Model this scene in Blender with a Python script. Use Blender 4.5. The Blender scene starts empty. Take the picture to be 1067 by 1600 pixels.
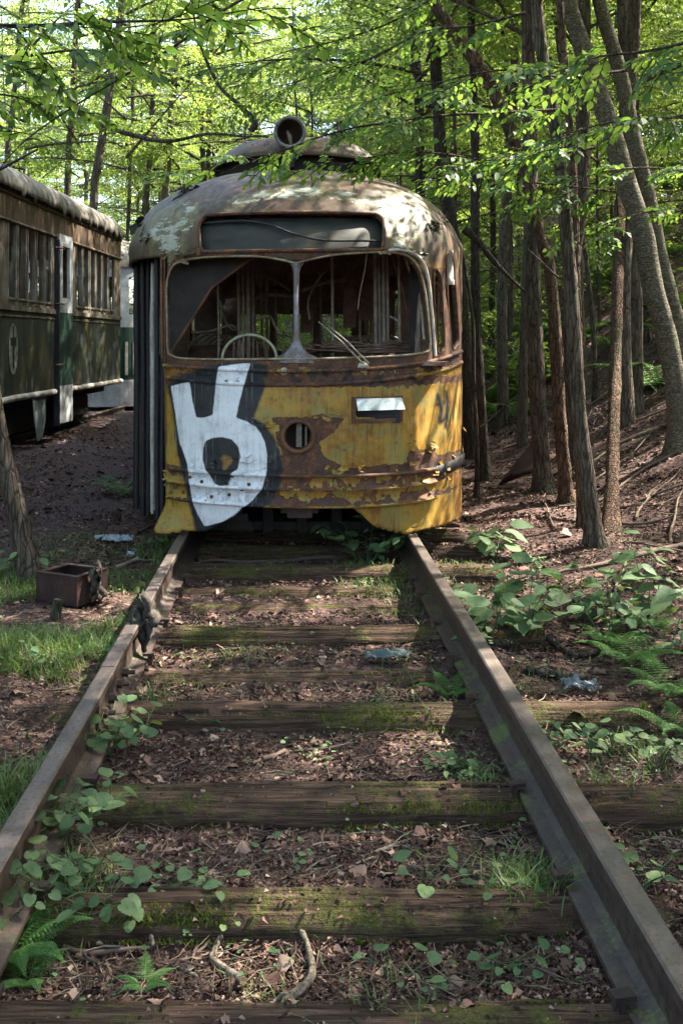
import bpy, math, random
import numpy as np
from mathutils import Vector, Matrix

# ------------------------------------------------------------------ camera, sky, sun, exposure
SC = bpy.context.scene
COL = SC.collection
cam_d = bpy.data.cameras.new("camera"); cam = bpy.data.objects.new("camera", cam_d); COL.objects.link(cam)
EYE = 1.26
FPX = 1600.0; CX = 461.0; CY = 534.0        # focal length and vanishing point, in pixels of the photograph
cam.location = (0, 0, EYE); cam.rotation_euler = (math.radians(90), 0, 0)
cam_d.sensor_fit = 'VERTICAL'; cam_d.sensor_height = 36; cam_d.lens = 36.0
cam_d.shift_x = (533.5 - CX) / FPX; cam_d.shift_y = -(800 - CY) / FPX
cam_d.clip_start = 0.05; cam_d.clip_end = 2000
SC.camera = cam

SUN_DIR = Vector((0.86, 0.34, 1.12)).normalized()          # towards the sun
el = math.asin(SUN_DIR.z); az = math.atan2(SUN_DIR.x, SUN_DIR.y)
world = bpy.data.worlds.new("World"); SC.world = world; world.use_nodes = True
wn = world.node_tree
bg = wn.nodes['Background']; sky = wn.nodes.new('ShaderNodeTexSky')
sky.sky_type = 'NISHITA'; sky.sun_disc = False; sky.sun_elevation = el; sky.sun_rotation = az
sky.dust_density = 2.5; sky.air_density = 1.0
wn.links.new(sky.outputs[0], bg.inputs[0]); bg.inputs[1].default_value = 0.125
sun_d = bpy.data.lights.new("sun", 'SUN'); sun_d.energy = 5.0; sun_d.angle = math.radians(0.5); sun_d.color = (1.0, 0.93, 0.82)
sun = bpy.data.objects.new("sun", sun_d); COL.objects.link(sun)
sun.rotation_euler = SUN_DIR.to_track_quat('Z', 'Y').to_euler()
SC.view_settings.view_transform = 'Standard'; SC.view_settings.look = 'None'
SC.view_settings.exposure = 2.8; SC.view_settings.gamma = 1.0
try:
    SC.cycles.use_denoising = True
    SC.cycles.max_bounces = 7; SC.cycles.diffuse_bounces = 4; SC.cycles.glossy_bounces = 2
    SC.cycles.transmission_bounces = 5; SC.cycles.transparent_max_bounces = 6
    SC.cycles.sample_clamp_indirect = 6.0
    SC.cycles.caustics_reflective = False; SC.cycles.caustics_refractive = False
    SC.cycles.use_adaptive_sampling = True; SC.cycles.adaptive_threshold = 0.02
except Exception as e:
    print(e)

random.seed(7); RNG = np.random.default_rng(7)

# ------------------------------------------------------------------ small helpers
def P(x, y, Y):
    """The point at distance Y along the line of sight of photo pixel (x, y)."""
    return np.array(((x - CX) / FPX * Y, Y, EYE + (CY - y) / FPX * Y))

def sstep(a, b, x):
    t = np.clip((np.asarray(x, float) - a) / (b - a), 0, 1); return t * t * (3 - 2 * t)

def _hash(ix, iy, seed):
    h = (ix.astype(np.int64) * 374761393 + iy.astype(np.int64) * 668265263 + seed * 1442695041) & 0xffffffff
    h = ((h ^ (h >> 13)) * 1274126177) & 0xffffffff
    return ((h ^ (h >> 16)) & 0xffff) / 65535.0

def vnoise(x, y, seed=0):
    x = np.asarray(x, float); y = np.asarray(y, float)
    ix = np.floor(x); iy = np.floor(y); fx = x - ix; fy = y - iy
    fx = fx * fx * (3 - 2 * fx); fy = fy * fy * (3 - 2 * fy)
    a = _hash(ix, iy, seed); b = _hash(ix + 1, iy, seed); c = _hash(ix, iy + 1, seed); d = _hash(ix + 1, iy + 1, seed)
    return (a * (1 - fx) + b * fx) * (1 - fy) + (c * (1 - fx) + d * fx) * fy

def fbm(x, y, seed=0, o=4):
    s = 0; a = .5; t = 0
    for i in range(o):
        s = s + a * vnoise(x * 2 ** i, y * 2 ** i, seed + i * 17); t += a; a *= .5
    return s / t

class MB:
    """collects vertices and faces for one mesh object"""
    def __init__(s): s.V = []; s.n = 0; s.L = []; s.C = []; s.M = []
    def add(s, V, F, mat=0):
        V = np.asarray(V, float).reshape(-1, 3); F = np.asarray(F, np.int64)
        if len(F) == 0: return
        s.V.append(V); s.L.append((F + s.n).ravel()); s.C.append(np.full(len(F), F.shape[1])); s.M.append(np.full(len(F), mat)); s.n += len(V)
    def box(s, c, d, rz=0, mat=0, R=None):
        c = np.array(c, float); h = np.array(d, float) / 2
        V = np.array([(x, y, z) for x in (-1, 1) for y in (-1, 1) for z in (-1, 1)]) * h
        if R is None:
            cz, sz = math.cos(rz), math.sin(rz); R = np.array(((cz, -sz, 0), (sz, cz, 0), (0, 0, 1)))
        V = V @ np.asarray(R).T + c
        s.add(V, [(0, 1, 3, 2), (4, 6, 7, 5), (0, 4, 5, 1), (2, 3, 7, 6), (0, 2, 6, 4), (1, 5, 7, 3)], mat)
    def tube(s, pts, rad, sides=8, cap=True, mat=0, noise=0, seed=0):
        pts = np.asarray(pts, float); n = len(pts)
        rad = np.broadcast_to(np.asarray(rad, float), (n,))
        T = np.gradient(pts, axis=0); T /= np.linalg.norm(T, axis=1)[:, None] + 1e-9
        ref = np.array((0, 0, 1.)) if abs(T[0][2]) < .9 else np.array((1., 0, 0))
        N = np.cross(T[0], ref); N /= np.linalg.norm(N)
        a = np.linspace(0, 2 * math.pi, sides, endpoint=False)
        V = np.empty((n, sides, 3))
        for i in range(n):
            N = N - T[i] * (N @ T[i]); N /= np.linalg.norm(N) + 1e-9
            B = np.cross(T[i], N)
            r = rad[i]
            if noise:
                r = rad[i] * (1 + noise * (vnoise(a * 1.9 + 40, np.full(sides, i * .35), seed) - .5 + .5 * (vnoise(a * 4, np.full(sides, i * .9), seed + 5) - .5)))
                r = r[:, None]
            V[i] = pts[i] + r * (np.cos(a)[:, None] * N + np.sin(a)[:, None] * B)
        idx = np.arange(n * sides).reshape(n, sides)
        A = idx[:-1]; Bq = idx[1:]
        F = np.stack((A, np.roll(A, -1, 1), np.roll(Bq, -1, 1), Bq), -1).reshape(-1, 4)
        s.add(V.reshape(-1, 3), F, mat)
        if cap:
            for k in (0, n - 1):
                Vc = np.vstack((V[k], pts[k])); F = [(i, (i + 1) % sides, sides) for i in range(sides)]
                s.add(Vc, F, mat)
    def grid(s, V, mat=0, closed=False):
        V = np.asarray(V, float); n, m = V.shape[:2]
        idx = np.arange(n * m).reshape(n, m)
        if closed: idx = np.hstack((idx, idx[:, :1]))
        F = np.stack((idx[:-1, :-1], idx[:-1, 1:], idx[1:, 1:], idx[1:, :-1]), -1).reshape(-1, 4)
        s.add(V.reshape(-1, 3), F, mat)
    def sweep(s, path, prof, up=None, mat=0):
        """prof: list of (outward, up) offsets; path rows: point, outward normal, up"""
        p, nrm, upv = path
        V = np.stack([p + nrm * a + upv * b for a, b in prof], 1)
        s.grid(V, mat, closed=True)
        for k in (0, -1):
            s.add(V[k], [tuple(range(V.shape[1]))], mat)
    def build(s, name, mats, parent=None, smooth=True, local=False, attrs=None, angle=None):
        me = bpy.data.meshes.new(name)
        V = np.concatenate(s.V) if s.V else np.zeros((0, 3))
        o = bpy.data.objects.new(name, me); COL.objects.link(o)
        if parent is not None:
            o.parent = parent
            if not local: V = V - np.array(parent.location)
        L = np.concatenate(s.L).astype(np.int32); C = np.concatenate(s.C).astype(np.int32)
        me.vertices.add(len(V)); me.vertices.foreach_set('co', V.astype(np.float32).ravel())
        me.loops.add(len(L)); me.loops.foreach_set('vertex_index', L)
        me.polygons.add(len(C)); me.polygons.foreach_set('loop_start', np.concatenate(([0], np.cumsum(C)[:-1])).astype(np.int32))
        try: me.polygons.foreach_set('loop_total', C)
        except Exception: pass
        if not isinstance(mats, (list, tuple)): mats = [mats]
        for m in mats: me.materials.append(m)
        me.polygons.foreach_set('material_index', np.concatenate(s.M).astype(np.int32))
        me.polygons.foreach_set('use_smooth', np.full(len(C), bool(smooth)))
        if attrs:
            for k, v in attrs.items():
                at = me.attributes.new(k, 'FLOAT', 'POINT'); at.data.foreach_set('value', np.asarray(v, np.float32))
        me.update(calc_edges=True); me.validate()
        if angle is not None:
            try: me.set_sharp_from_angle(angle=math.radians(angle))
            except Exception: pass
        return o

def tag(o, label=None, cat=None, group=None, kind=None):
    if label: o['label'] = label
    if cat: o['category'] = cat
    if group: o['group'] = group
    if kind: o['kind'] = kind
    return o

def thing(name, loc, label, cat, group=None, rz=0):
    o = bpy.data.objects.new(name, None); COL.objects.link(o); o.location = tuple(float(v) for v in loc); o.rotation_euler = (0, 0, rz)
    o.empty_display_size = .1
    return tag(o, label, cat, group)

def copy_tree(o, parent=None, label=None):
    c = o.copy(); COL.objects.link(c); c.parent = parent
    if label: c['label'] = label
    for ch in [k for k in o.children]: copy_tree(ch, c)
    return c

def crom(pts, n, closed=False):
    pts = np.asarray(pts, float); m = len(pts)
    if closed: q = np.vstack((pts[-1:], pts, pts[:2])); segs = m
    else: q = np.vstack((2 * pts[0] - pts[1], pts, 2 * pts[-1] - pts[-2])); segs = m - 1
    out = []
    for i in range(segs):
        p0, p1, p2, p3 = q[i:i + 4]
        for t in np.linspace(0, 1, n, endpoint=False):
            out.append(.5 * ((2 * p1) + (-p0 + p2) * t + (2 * p0 - 5 * p1 + 4 * p2 - p3) * t * t + (-p0 + 3 * p1 - 3 * p2 + p3) * t ** 3))
    if not closed: out.append(pts[-1])
    return np.array(out)

def sdf_poly(Q, poly):
    """signed distance (negative inside) of points Q (n,2) to polygon"""
    Q = np.asarray(Q, float); poly = np.asarray(poly, float)
    d = np.full(len(Q), 1e9); ins = np.zeros(len(Q), bool)
    for i in range(len(poly)):
        a = poly[i]; b = poly[(i + 1) % len(poly)]
        e = b - a; w = Q - a
        t = np.clip((w @ e) / (e @ e + 1e-12), 0, 1)
        d = np.minimum(d, np.linalg.norm(w - t[:, None] * e, axis=1))
        c = ((a[1] <= Q[:, 1]) != (b[1] <= Q[:, 1]))
        with np.errstate(divide='ignore', invalid='ignore'):
            xx = a[0] + (Q[:, 1] - a[1]) / (b[1] - a[1] + 1e-15) * e[0]
        ins ^= c & (Q[:, 0] < xx)
    return np.where(ins, -d, d)

# ------------------------------------------------------------------ node helpers
class NT:
    def __init__(s, name, rough=.8, spec=.3):
        s.m = bpy.data.materials.new(name); s.m.use_nodes = True; s.t = s.m.node_tree; s.n = s.t.nodes
        s.b = s.n['Principled BSDF']; s.out = s.n['Material Output']
        s.b.inputs['Roughness'].default_value = rough; s.b.inputs['Specular IOR Level'].default_value = spec
        s._tc = None
    def new(s, t): return s.n.new(t)
    def link(s, a, b): s.t.links.new(a, b)
    def put(s, sock, v):
        if hasattr(v, 'is_output') or isinstance(v, bpy.types.NodeSocket): s.link(v, sock)
        else:
            if isinstance(v, (tuple, list)) and len(v) == 3 and sock.type == 'RGBA': v = (*v, 1)
            if isinstance(v, (int, float)) and sock.type == 'RGBA': v = (v, v, v, 1)
            sock.default_value = v
    def obj(s):
        if not s._tc: s._tc = s.new('ShaderNodeTexCoord')
        return s._tc.outputs['Object']
    def scale(s, v, sc):
        n = s.new('ShaderNodeMapping'); s.link(v, n.inputs['Vector']); n.inputs['Scale'].default_value = sc; return n.outputs[0]
    def noise(s, sc, det=5, vec=None, rough=.6, dist=0):
        n = s.new('ShaderNodeTexNoise'); n.inputs['Scale'].default_value = sc; n.inputs['Detail'].default_value = det
        n.inputs['Roughness'].default_value = rough; n.inputs['Distortion'].default_value = dist
        s.link(vec if vec is not None else s.obj(), n.inputs['Vector']); return n.outputs['Fac']
    def vor(s, sc, vec=None, feat='F1', out='Distance'):
        n = s.new('ShaderNodeTexVoronoi'); n.inputs['Scale'].default_value = sc; n.feature = feat
        s.link(vec if vec is not None else s.obj(), n.inputs['Vector']); return n.outputs[out]
    def ramp(s, f, stops, interp='LINEAR'):
        n = s.new('ShaderNodeValToRGB'); s.put(n.inputs[0], f); e = n.color_ramp.elements; n.color_ramp.interpolation = interp
        while len(e) > 2: e.remove(e[-1])
        for i, (p, c) in enumerate(stops):
            k = e[i] if i < 2 else e.new(p)
            k.position = p; k.color = (*c, 1) if isinstance(c, (tuple, list)) else (c, c, c, 1)
        return n.outputs[0]
    def mix(s, f, a, b, mode='MIX'):
        n = s.new('ShaderNodeMix'); n.data_type = 'RGBA'; n.blend_type = mode
        s.put(n.inputs[0], f); s.put(n.inputs[6], a); s.put(n.inputs[7], b); return n.outputs[2]
    def math(s, op, a, b=0.0, c=None, clamp=False):
        n = s.new('ShaderNodeMath'); n.operation = op; n.use_clamp = clamp; s.put(n.inputs[0], a); s.put(n.inputs[1], b)
        if c is not None: s.put(n.inputs[2], c)
        return n.outputs[0]
    def lin(s, v, a, b, c=0.0, d=1.0):
        n = s.new('ShaderNodeMapRange'); s.put(n.inputs[0], v); n.inputs[1].default_value = a; n.inputs[2].default_value = b
        n.inputs[3].default_value = c; n.inputs[4].default_value = d; return n.outputs[0]
    def attr(s, name):
        n = s.new('ShaderNodeAttribute'); n.attribute_name = name; return n.outputs['Fac']
    def rnd(s):
        n = s.new('ShaderNodeNewGeometry'); return n.outputs['Random Per Island']
    def bump(s, h, st=.5, dist=.02, nrm=None):
        n = s.new('ShaderNodeBump'); s.put(n.inputs['Height'], h); n.inputs['Strength'].default_value = st; n.inputs['Distance'].default_value = dist
        if nrm is not None: s.link(nrm, n.inputs['Normal'])
        s.link(n.outputs[0], s.b.inputs['Normal']); return n.outputs[0]
    def col(s, c): s.put(s.b.inputs['Base Color'], c); return s
    def rough(s, r): s.put(s.b.inputs['Roughness'], r); return s

def leaf_mat(name, stops, trans, tmix=.5, rough=.45, spec=.35, vein=False):
    n = NT(name, rough, spec); r = n.rnd()
    c = n.ramp(r, stops)
    if vein:
        c = n.mix(n.ramp(n.noise(70, 4), [(.5, 0.), (.68, .55)]), c, tuple(v * .45 for v in stops[0][1])); c = n.mix(n.ramp(n.noise(150, 3), [(.60, 0.), (.70, .6)]), c, (.17, .15, .05)); n.bump(n.noise(90, 4), .5, .004)
    n.col(c)
    tr = n.new('ShaderNodeBsdfTranslucent')
    n.put(tr.inputs[0], n.mix(r, trans[0], trans[1]))
    mx = n.new('ShaderNodeMixShader'); mx.inputs[0].default_value = tmix
    n.link(n.b.outputs[0], mx.inputs[1]); n.link(tr.outputs[0], mx.inputs[2]); n.link(mx.outputs[0], n.out.inputs[0])
    return n.m

M = {}
M['leaf'] = leaf_mat('tree_leaf', [(0, (.05, .09, .016)), (.5, (.08, .13, .020)), (1, (.13, .17, .03))], ((.19, .30, .045), (.36, .45, .09)), .52)
M['leaf_far'] = leaf_mat('far_leaf', [(0, (.06, .12, .02)), (.6, (.09, .16, .03)), (1, (.14, .19, .04))], ((.26, .37, .06), (.48, .54, .13)), .54)
M['leaf_near'] = leaf_mat('branch_leaf', [(0, (.035, .09, .02)), (1, (.07, .14, .03))], ((.12, .24, .03), (.27, .38, .06)), .42, .55, .25)
M['plant'] = leaf_mat('plant_leaf', [(0, (.055, .100, .042)), (.6, (.085, .140, .060)), (1, (.13, .185, .07))], ((.10, .19, .035), (.20, .29, .05)), .22, .6, .25, True)
M['fern'] = leaf_mat('fern_leaf', [(0, (.04, .11, .025)), (1, (.08, .18, .035))], ((.12, .28, .03), (.22, .38, .05)), .3)
M['grass'] = leaf_mat('grass_blade', [(0, (.055, .105, .025)), (.7, (.09, .155, .038)), (1, (.24, .21, .10))], ((.11, .20, .03), (.20, .28, .05)), .3)
M['moss'] = leaf_mat('moss_tuft', [(0, (.045, .075, .010)), (.6, (.09, .12, .015)), (1, (.17, .17, .03))], ((.08, .12, .01), (.16, .18, .02)), .2, .9, .1)

# dead leaves
n = NT('dead_leaf', .75, .25); r = n.rnd()
c = n.ramp(r, [(0, (.024, .012, .009)), (.45, (.070, .034, .025)), (.70, (.15, .080, .056)), (.88, (.28, .175, .13)), (1, (.44, .32, .25))])
n.col(n.mix(n.math('MULTIPLY', n.noise(60, 3), .5), c, (.06, .03, .02), 'MIX')); M['dead'] = n.m
n = NT('twig_bark', .85); r = n.rnd()
n.col(n.ramp(r, [(0, (.035, .022, .015)), (.5, (.09, .06, .042)), (1, (.22, .165, .125))])); n.bump(n.noise(160, 3), .4, .003); M['twig'] = n.m

def bark(name, c0, c1, c2, stretch=.25, sc=16, b=.8):
    n = NT(name, .9, .15); v = n.scale(n.obj(), (1, 1, stretch))
    h = n.noise(sc, 7, v, .7, .4); big = n.noise(2.2, 4)
    fine = n.noise(90, 4)
    col = n.ramp(h, [(.30, c0), (.5, c1), (.72, c2)])
    col = n.mix(n.ramp(big, [(.52, 0.), (.66, .55)]), col, (.075, .095, .045))
    col = n.mix(n.math('MULTIPLY', fine, .35), col, (.02, .015, .01))
    cr = n.vor(sc * 2.1, n.scale(n.obj(), (1, 1, stretch * .7)), 'DISTANCE_TO_EDGE')
    ck = .75 if stretch < 1 else .0
    col = n.mix(n.math('MULTIPLY', n.ramp(cr, [(.0, 1.), (.10, 0.)]), ck), col, tuple(v * .35 for v in c0))
    col = n.mix(n.ramp(n.noise(26, 5, v, .75), [(.52, 0.), (.64, .6)]), col, c2)
    if stretch > 1:
        col = n.mix(n.ramp(n.noise(1., 5, n.scale(n.obj(), (40, 40, 110)), .7), [(.50, 0.), (.60, .75)]), col, tuple(v * 2.1 for v in c2)); col = n.mix(n.ramp(n.noise(1., 4, n.scale(n.obj(), (9, 9, 60)), .7), [(.54, 0.), (.62, .7)]), col, c0)
        h = n.math('ADD', h, n.noise(1., 4, n.scale(n.obj(), (9, 9, 60)), .7))
    n.col(col); n.bump(n.math('ADD', n.math('MULTIPLY', n.ramp(cr, [(0, 0.), (.15, 1.)]), .8 * ck), n.math('ADD', h, n.math('MULTIPLY', fine, .3))), b, .03); return n.m
M['bark'] = bark('bark_grey', (.034, .025, .018), (.090, .068, .050), (.165, .132, .10))
M['bark_bg'] = bark('bark_background', (.055, .042, .032), (.12, .095, .07), (.21, .175, .135))  # lighter copy of bark_grey; daylight on background trunks is put into the colour
M['bark_smooth'] = bark('bark_smooth', (.045, .038, .026), (.080, .070, .050), (.125, .110, .078), 1.6, 9, .5)
M['bark_brown'] = bark('bark_brown', (.045, .024, .015), (.12, .070, .046), (.23, .15, .10), .3, 22, 1.0)
M['bark_dark'] = bark('bark_dark', (.022, .017, .013), (.055, .042, .032), (.10, .08, .06))

def metal(name, base, dark, light, sc=8, rough=.7, b=.3):
    n = NT(name, rough, .35)
    a = n.noise(sc, 8, None, .65); f = n.noise(sc * 9, 5)
    c = n.ramp(n.math('ADD', n.math('MULTIPLY', a, .7), n.math('MULTIPLY', f, .3)), [(.32, dark), (.5, base), (.66, light)])
    n.col(c); n.bump(f, b, .006); return n.m
M['rust'] = metal('rusty_metal', (.10, .045, .022), (.035, .018, .012), (.22, .09, .035))
M['rust_dark'] = metal('dark_rust', (.045, .028, .02), (.016, .012, .01), (.10, .05, .03))
M['under'] = metal('undercarriage', (.022, .018, .015), (.01, .009, .008), (.04, .03, .022))
M['rubber'] = metal('black_rubber', (.014, .014, .016), (.008, .008, .009), (.028, .028, .03), 5, .55, .15)
M['inner'] = metal('interior_panel', (.13, .075, .052), (.045, .032, .025), (.27, .20, .15), 5)
M['pole'] = metal('dull_pole', (.20, .16, .12), (.10, .07, .05), (.34, .30, .24), 12, .4)
M['seatframe'] = metal('seat_tube', (.50, .47, .30), (.28, .24, .12), (.72, .70, .52), 20, .35)
M['pale'] = metal('weathered_pale_paint', (.42, .38, .31), (.20, .13, .08), (.62, .60, .54), 6)
M['chrome'] = metal('tarnished_trim', (.40, .36, .28), (.20, .14, .09), (.62, .58, .48), 25, .4)
M['white'] = metal('dirty_white_paint', (.38, .39, .39), (.16, .14, .12), (.54, .55, .56), 5)
n = NT('sign_glass', .55, .3)
n.col(n.ramp(n.noise(3, 6, n.scale(n.obj(), (1, 1, 3))), [(.35, (.012, .013, .012)), (.55, (.032, .032, .028)), (.72, (.085, .062, .03))])); M['signglass'] = n.m
n = NT('grimy_glass', .15, .5); n.b.inputs['Transmission Weight'].default_value = 0.0
n.col((.02, .022, .02)); M['glass'] = n.m
# ------------------------------------------------------------------ ground
def ground(X, Y):
    X = np.asarray(X, float); Y = np.asarray(Y, float)
    z = np.full(np.broadcast(X, Y).shape, -.205) - .020 * sstep(.75, .60, np.abs(X - .02))
    # raised right bank; its foot swings towards the line further back
    foot = 2.55 - .35 * sstep(6, 14, Y) + .5 * sstep(6, 3, Y)
    d = np.maximum(X - foot, 0)
    z = z + .50 * d * d / (d + .4) * (1 - .45 * sstep(7, 22, d)) + 1.6 * sstep(22, 60, Y) * sstep(1.2, 9, X)
    z = z + .05 * sstep(1.5, 2.2, X) - .04 * sstep(.88, 1.05, X) * sstep(1.75, 1.45, X)
    # left side: shoulder and path rising to the second line
    z = z + .04 * sstep(-.9, -1.3, X) + .20 * sstep(-1.6, -3.2, X) * sstep(5, 11, Y)
    z = z + .9 * sstep(-9, -30, X) + .8 * sstep(30, 70, Y) + 2.6 * sstep(12, 34, Y) * sstep(1.5, 7, X) + 3.0 * sstep(34, 70, Y)
    z = z + .05 * (fbm(X * .9, Y * .9, 3) - .5) + .022 * (fbm(X * 5, Y * 5, 9, 3) - .5)
    far = sstep(3, 9, np.abs(X)) ; z = z + far * .35 * (fbm(X * .22 + 9, Y * .22, 5) - .5)
    # soil heaped against the back of every sleeper, hollow in front
    inn = sstep(1.5, 1.2, np.abs(X))
    for ty in TIES:
        dy = Y - ty
        z = z + inn * (.022 * np.exp(-((dy - .12) / .07) ** 2) - .026 * np.exp(-((dy + .13) / .07) ** 2))
    return z

TIES = [1.62, 2.17, 2.64, 3.27, 4.03, 4.55, 5.12, 5.75, 6.10, 6.52, 7.15, 7.8, 8.45, 9.1, 9.8, 10.5, 11.2]

def axis(c, fine, step, far, grow):
    v = [0.]; s = step
    while v[-1] < far:
        if v[-1] > fine: s *= grow
        v.append(v[-1] + s)
    v = np.array(v); return v
_ax = axis(0, 2.0, .032, 420, 1.055)
gx = np.concatenate((-_ax[:0:-1], _ax)) + .2
_ay = axis(0, 5.6, .034, 420, 1.05); _an = axis(0, .3, .034, 200, 1.14)
gy = np.concatenate((-_an[:0:-1], _ay)) + 1.3
GX, GY = np.meshgrid(gx, gy)
g = MB(); g.grid(np.stack((GX, GY, ground(GX, GY)), -1))
n = NT('forest_floor', .9, .2)
o = n.obj()
big = n.noise(.9, 5); mid = n.noise(7, 6, None, .7); fine = n.noise(55, 6, None, .7)
vl = n.vor(38, n.scale(o, (1, 1.4, 1))); vc = n.vor(38, n.scale(o, (1, 1.4, 1)), 'F1', 'Color')
sep = n.new('ShaderNodeSeparateColor'); n.link(vc, sep.inputs[0])
leafc = n.ramp(sep.outputs[0], [(0, (.026, .015, .012)), (.5, (.070, .038, .031)), (.85, (.15, .085, .068)), (1, (.30, .20, .165))])
soil = n.ramp(fine, [(.36, (.012, .008, .0075)), (.5, (.038, .024, .021)), (.64, (.10, .062, .052))])
xyz = n.new('ShaderNodeSeparateXYZ'); n.link(o, xyz.inputs[0])
path = n.math('MULTIPLY', n.lin(xyz.outputs[0], -1.3, -1.9), n.lin(big, .35, .6))
soil2 = n.ramp(fine, [(.36, (.022, .018, .020)), (.5, (.058, .048, .052)), (.64, (.14, .12, .13))])
base = n.mix(n.ramp(mid, [(.38, .15), (.62, .85)]), soil, leafc)
base = n.mix(n.math('MULTIPLY', path, .8), base, soil2)
gm = n.ramp(n.math('ADD', n.math('MULTIPLY', big, .6), n.math('MULTIPLY', n.noise(20, 5), .4)), [(.56, 0.), (.64, .6)])
base = n.mix(n.math('MULTIPLY', gm, n.lin(xyz.outputs[1], 9, 6)), base, (.055, .075, .02))
n.col(base)
n.bump(n.math('ADD', n.math('MULTIPLY', vl, .6), n.math('MULTIPLY', fine, .8)), .9, .02)
M['ground'] = n.m
tag(g.build('ground', M['ground']), kind='structure')

# ------------------------------------------------------------------ rails
n = NT('rail_steel', .5, .5)
a = n.noise(5, 6); f = n.noise(70, 5); st = n.noise(9, 6, n.scale(n.obj(), (4, .8, 4)))
c = n.ramp(n.math('ADD', n.math('MULTIPLY', a, .5), n.math('MULTIPLY', st, .5)), [(.3, (.034, .024, .019)), (.52, (.078, .060, .050)), (.72, (.13, .105, .09))])
c = n.mix(n.ramp(f, [(.55, 0.), (.68, .8)]), c, (.04, .022, .015))
c = n.mix(n.ramp(n.noise(16, 7, None, .75), [(.54, 0.), (.60, .7)]), c, (.075, .034, .018))
geo = n.new('ShaderNodeNewGeometry'); sx = n.new('ShaderNodeSeparateXYZ'); n.link(geo.outputs['Normal'], sx.inputs[0])
rust = n.ramp(n.noise(25, 6), [(.35, (.020, .013, .011)), (.7, (.062, .036, .025))])
rz_ = n.new('ShaderNodeSeparateXYZ'); n.link(n.obj(), rz_.inputs[0])
c = n.mix(n.math('MULTIPLY', n.lin(sx.outputs[2], .35, .8), n.lin(rz_.outputs[2], -.06, -.02, .12, 1.)), rust, c)
mo = n.ramp(n.math('ADD', n.math('MULTIPLY', n.noise(5, 4), .55), n.math('MULTIPLY', n.noise(75, 5, None, .75), .45)), [(.555, 0.), (.58, 1.)]); oz = n.new('ShaderNodeSeparateXYZ'); n.link(n.obj(), oz.inputs[0])
c = n.mix(n.math('MULTIPLY', mo, n.lin(oz.outputs[2], -.10, -.14)), c, (.07, .085, .02))
n.col(c); n.rough(n.lin(f, .3, .7, .42, .7)); n.bump(n.math('ADD', f, n.math('MULTIPLY', st, .6)), .35, .004); M['rail'] = n.m
prof = [(-.031, -.005), (-.025, 0), (.025, 0), (.031, -.005), (.032, -.028), (.028, -.033), (.009, -.040), (.007, -.09), (.010, -.136), (.03, -.148), (.070, -.157), (.071, -.168),
        (-.071, -.168), (-.070, -.157), (-.03, -.148), (-.010, -.136), (-.007, -.09), (-.009, -.040), (-.028, -.033), (-.032, -.028)]
def rail_piece(mb, pts):
    pts = np.array(pts, float); T = np.gradient(pts, axis=0); T /= np.linalg.norm(T, axis=1)[:, None]
    side = np.cross(T, (0, 0, 1)); V = np.stack([pts + side * a + np.array((0, 0, 1)) * b for a, b in prof], 1)
    mb.grid(V, closed=True)
    for k, r in ((0, 1), (-1, -1)): mb.add(V[k], [tuple(range(len(prof)))[::r]])
def wob(x, y0, y1, seed, amp=.006):
    ys = np.linspace(y0, y1, int((y1 - y0) / .12) + 2); return [(x + amp * (2 * vnoise(np.array(y * .5), np.array(0.), seed) - 1), y, .003 * (2 * vnoise(np.array(y * .7), np.array(3.), seed) - 1)) for y in ys]
def bolt(mb, p, sgn):
    p = np.array(p); a = np.linspace(0, 2 * math.pi, 6, endpoint=False)
    ring = lambda x, r: np.stack((np.full(6, p[0] + sgn * x), p[1] + r * np.cos(a), p[2] + r * np.sin(a)), 1)
    mb.grid(np.stack((ring(0, .019), ring(.020, .019), ring(.022, .014), ring(.022, .009), ring(.048, .009), ring(.049, .001))), closed=True)
JY = 3.98
for side, x0 in (('left', -.727), ('right', .772)):
    t = thing('rail', (x0, 0, 0), 'left rail of the track, with bolted joint bar beside the grass' if side == 'left' else 'right rail of the track, sunlit in patches, running under the tram corner', 'rail', 'rails of the near track')
    m = MB()
    if side == 'left':
        rail_piece(m, wob(x0, -2.0, JY - .003, 4)); rail_piece(m, wob(x0 - .003, JY + .004, 22, 4))
    else: rail_piece(m, wob(x0, -2.0, 22, 11))
    m.build('rail_bar', M['rail'], t, smooth=False)
    if side == 'left':
        b = MB()
        for sg in (1, -1):
            pr = [(.011, -.045), (.027, -.047), (.024, -.075), (.024, -.12), (.034, -.14), (.062, -.150), (.062, -.157), (.03, -.150), (.010, -.136)]
            ys = np.linspace(JY - .30, JY + .30, 8); pts = np.stack((np.full(8, x0 - .001), ys, np.zeros(8)), 1)
            V = np.stack([pts + np.array((sg * a, 0, q)) for a, q in pr], 1); b.grid(V, closed=True); b.add(V[0], [tuple(range(9))]); b.add(V[-1], [tuple(range(9))])
        jb = b.build('joint_bar', M['rust_dark'], t, smooth=False)
        for yy in (-.24, -.09, .08, .22):
            k = MB(); bolt(k, (x0 + .024, JY + yy, -.095), 1); k.build('bolt', M['rust_dark'], t, smooth=False)
        for yy in (-.16, .15):
            k = MB(); bolt(k, (x0 - .026, JY + yy, -.095), -1); k.build('bolt', M['rust_dark'], t, smooth=False)
    rr = random.Random(5 + (side == 'left'))
    for ty in TIES[1:9]:
        k = MB(); sg = 1 if side == 'left' else -1
        yy = ty + rr.uniform(-.04, .05)
        k.box((x0 + sg * .082, yy, -.158), (.022, .022, .05), rr.uniform(-.3, .3)); k.box((x0 + sg * .074, yy, -.135), (.050, .034, .012), rr.uniform(-.3, .3))
        k.build('rail_spike', M['rust_dark'], t, smooth=False)

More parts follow.
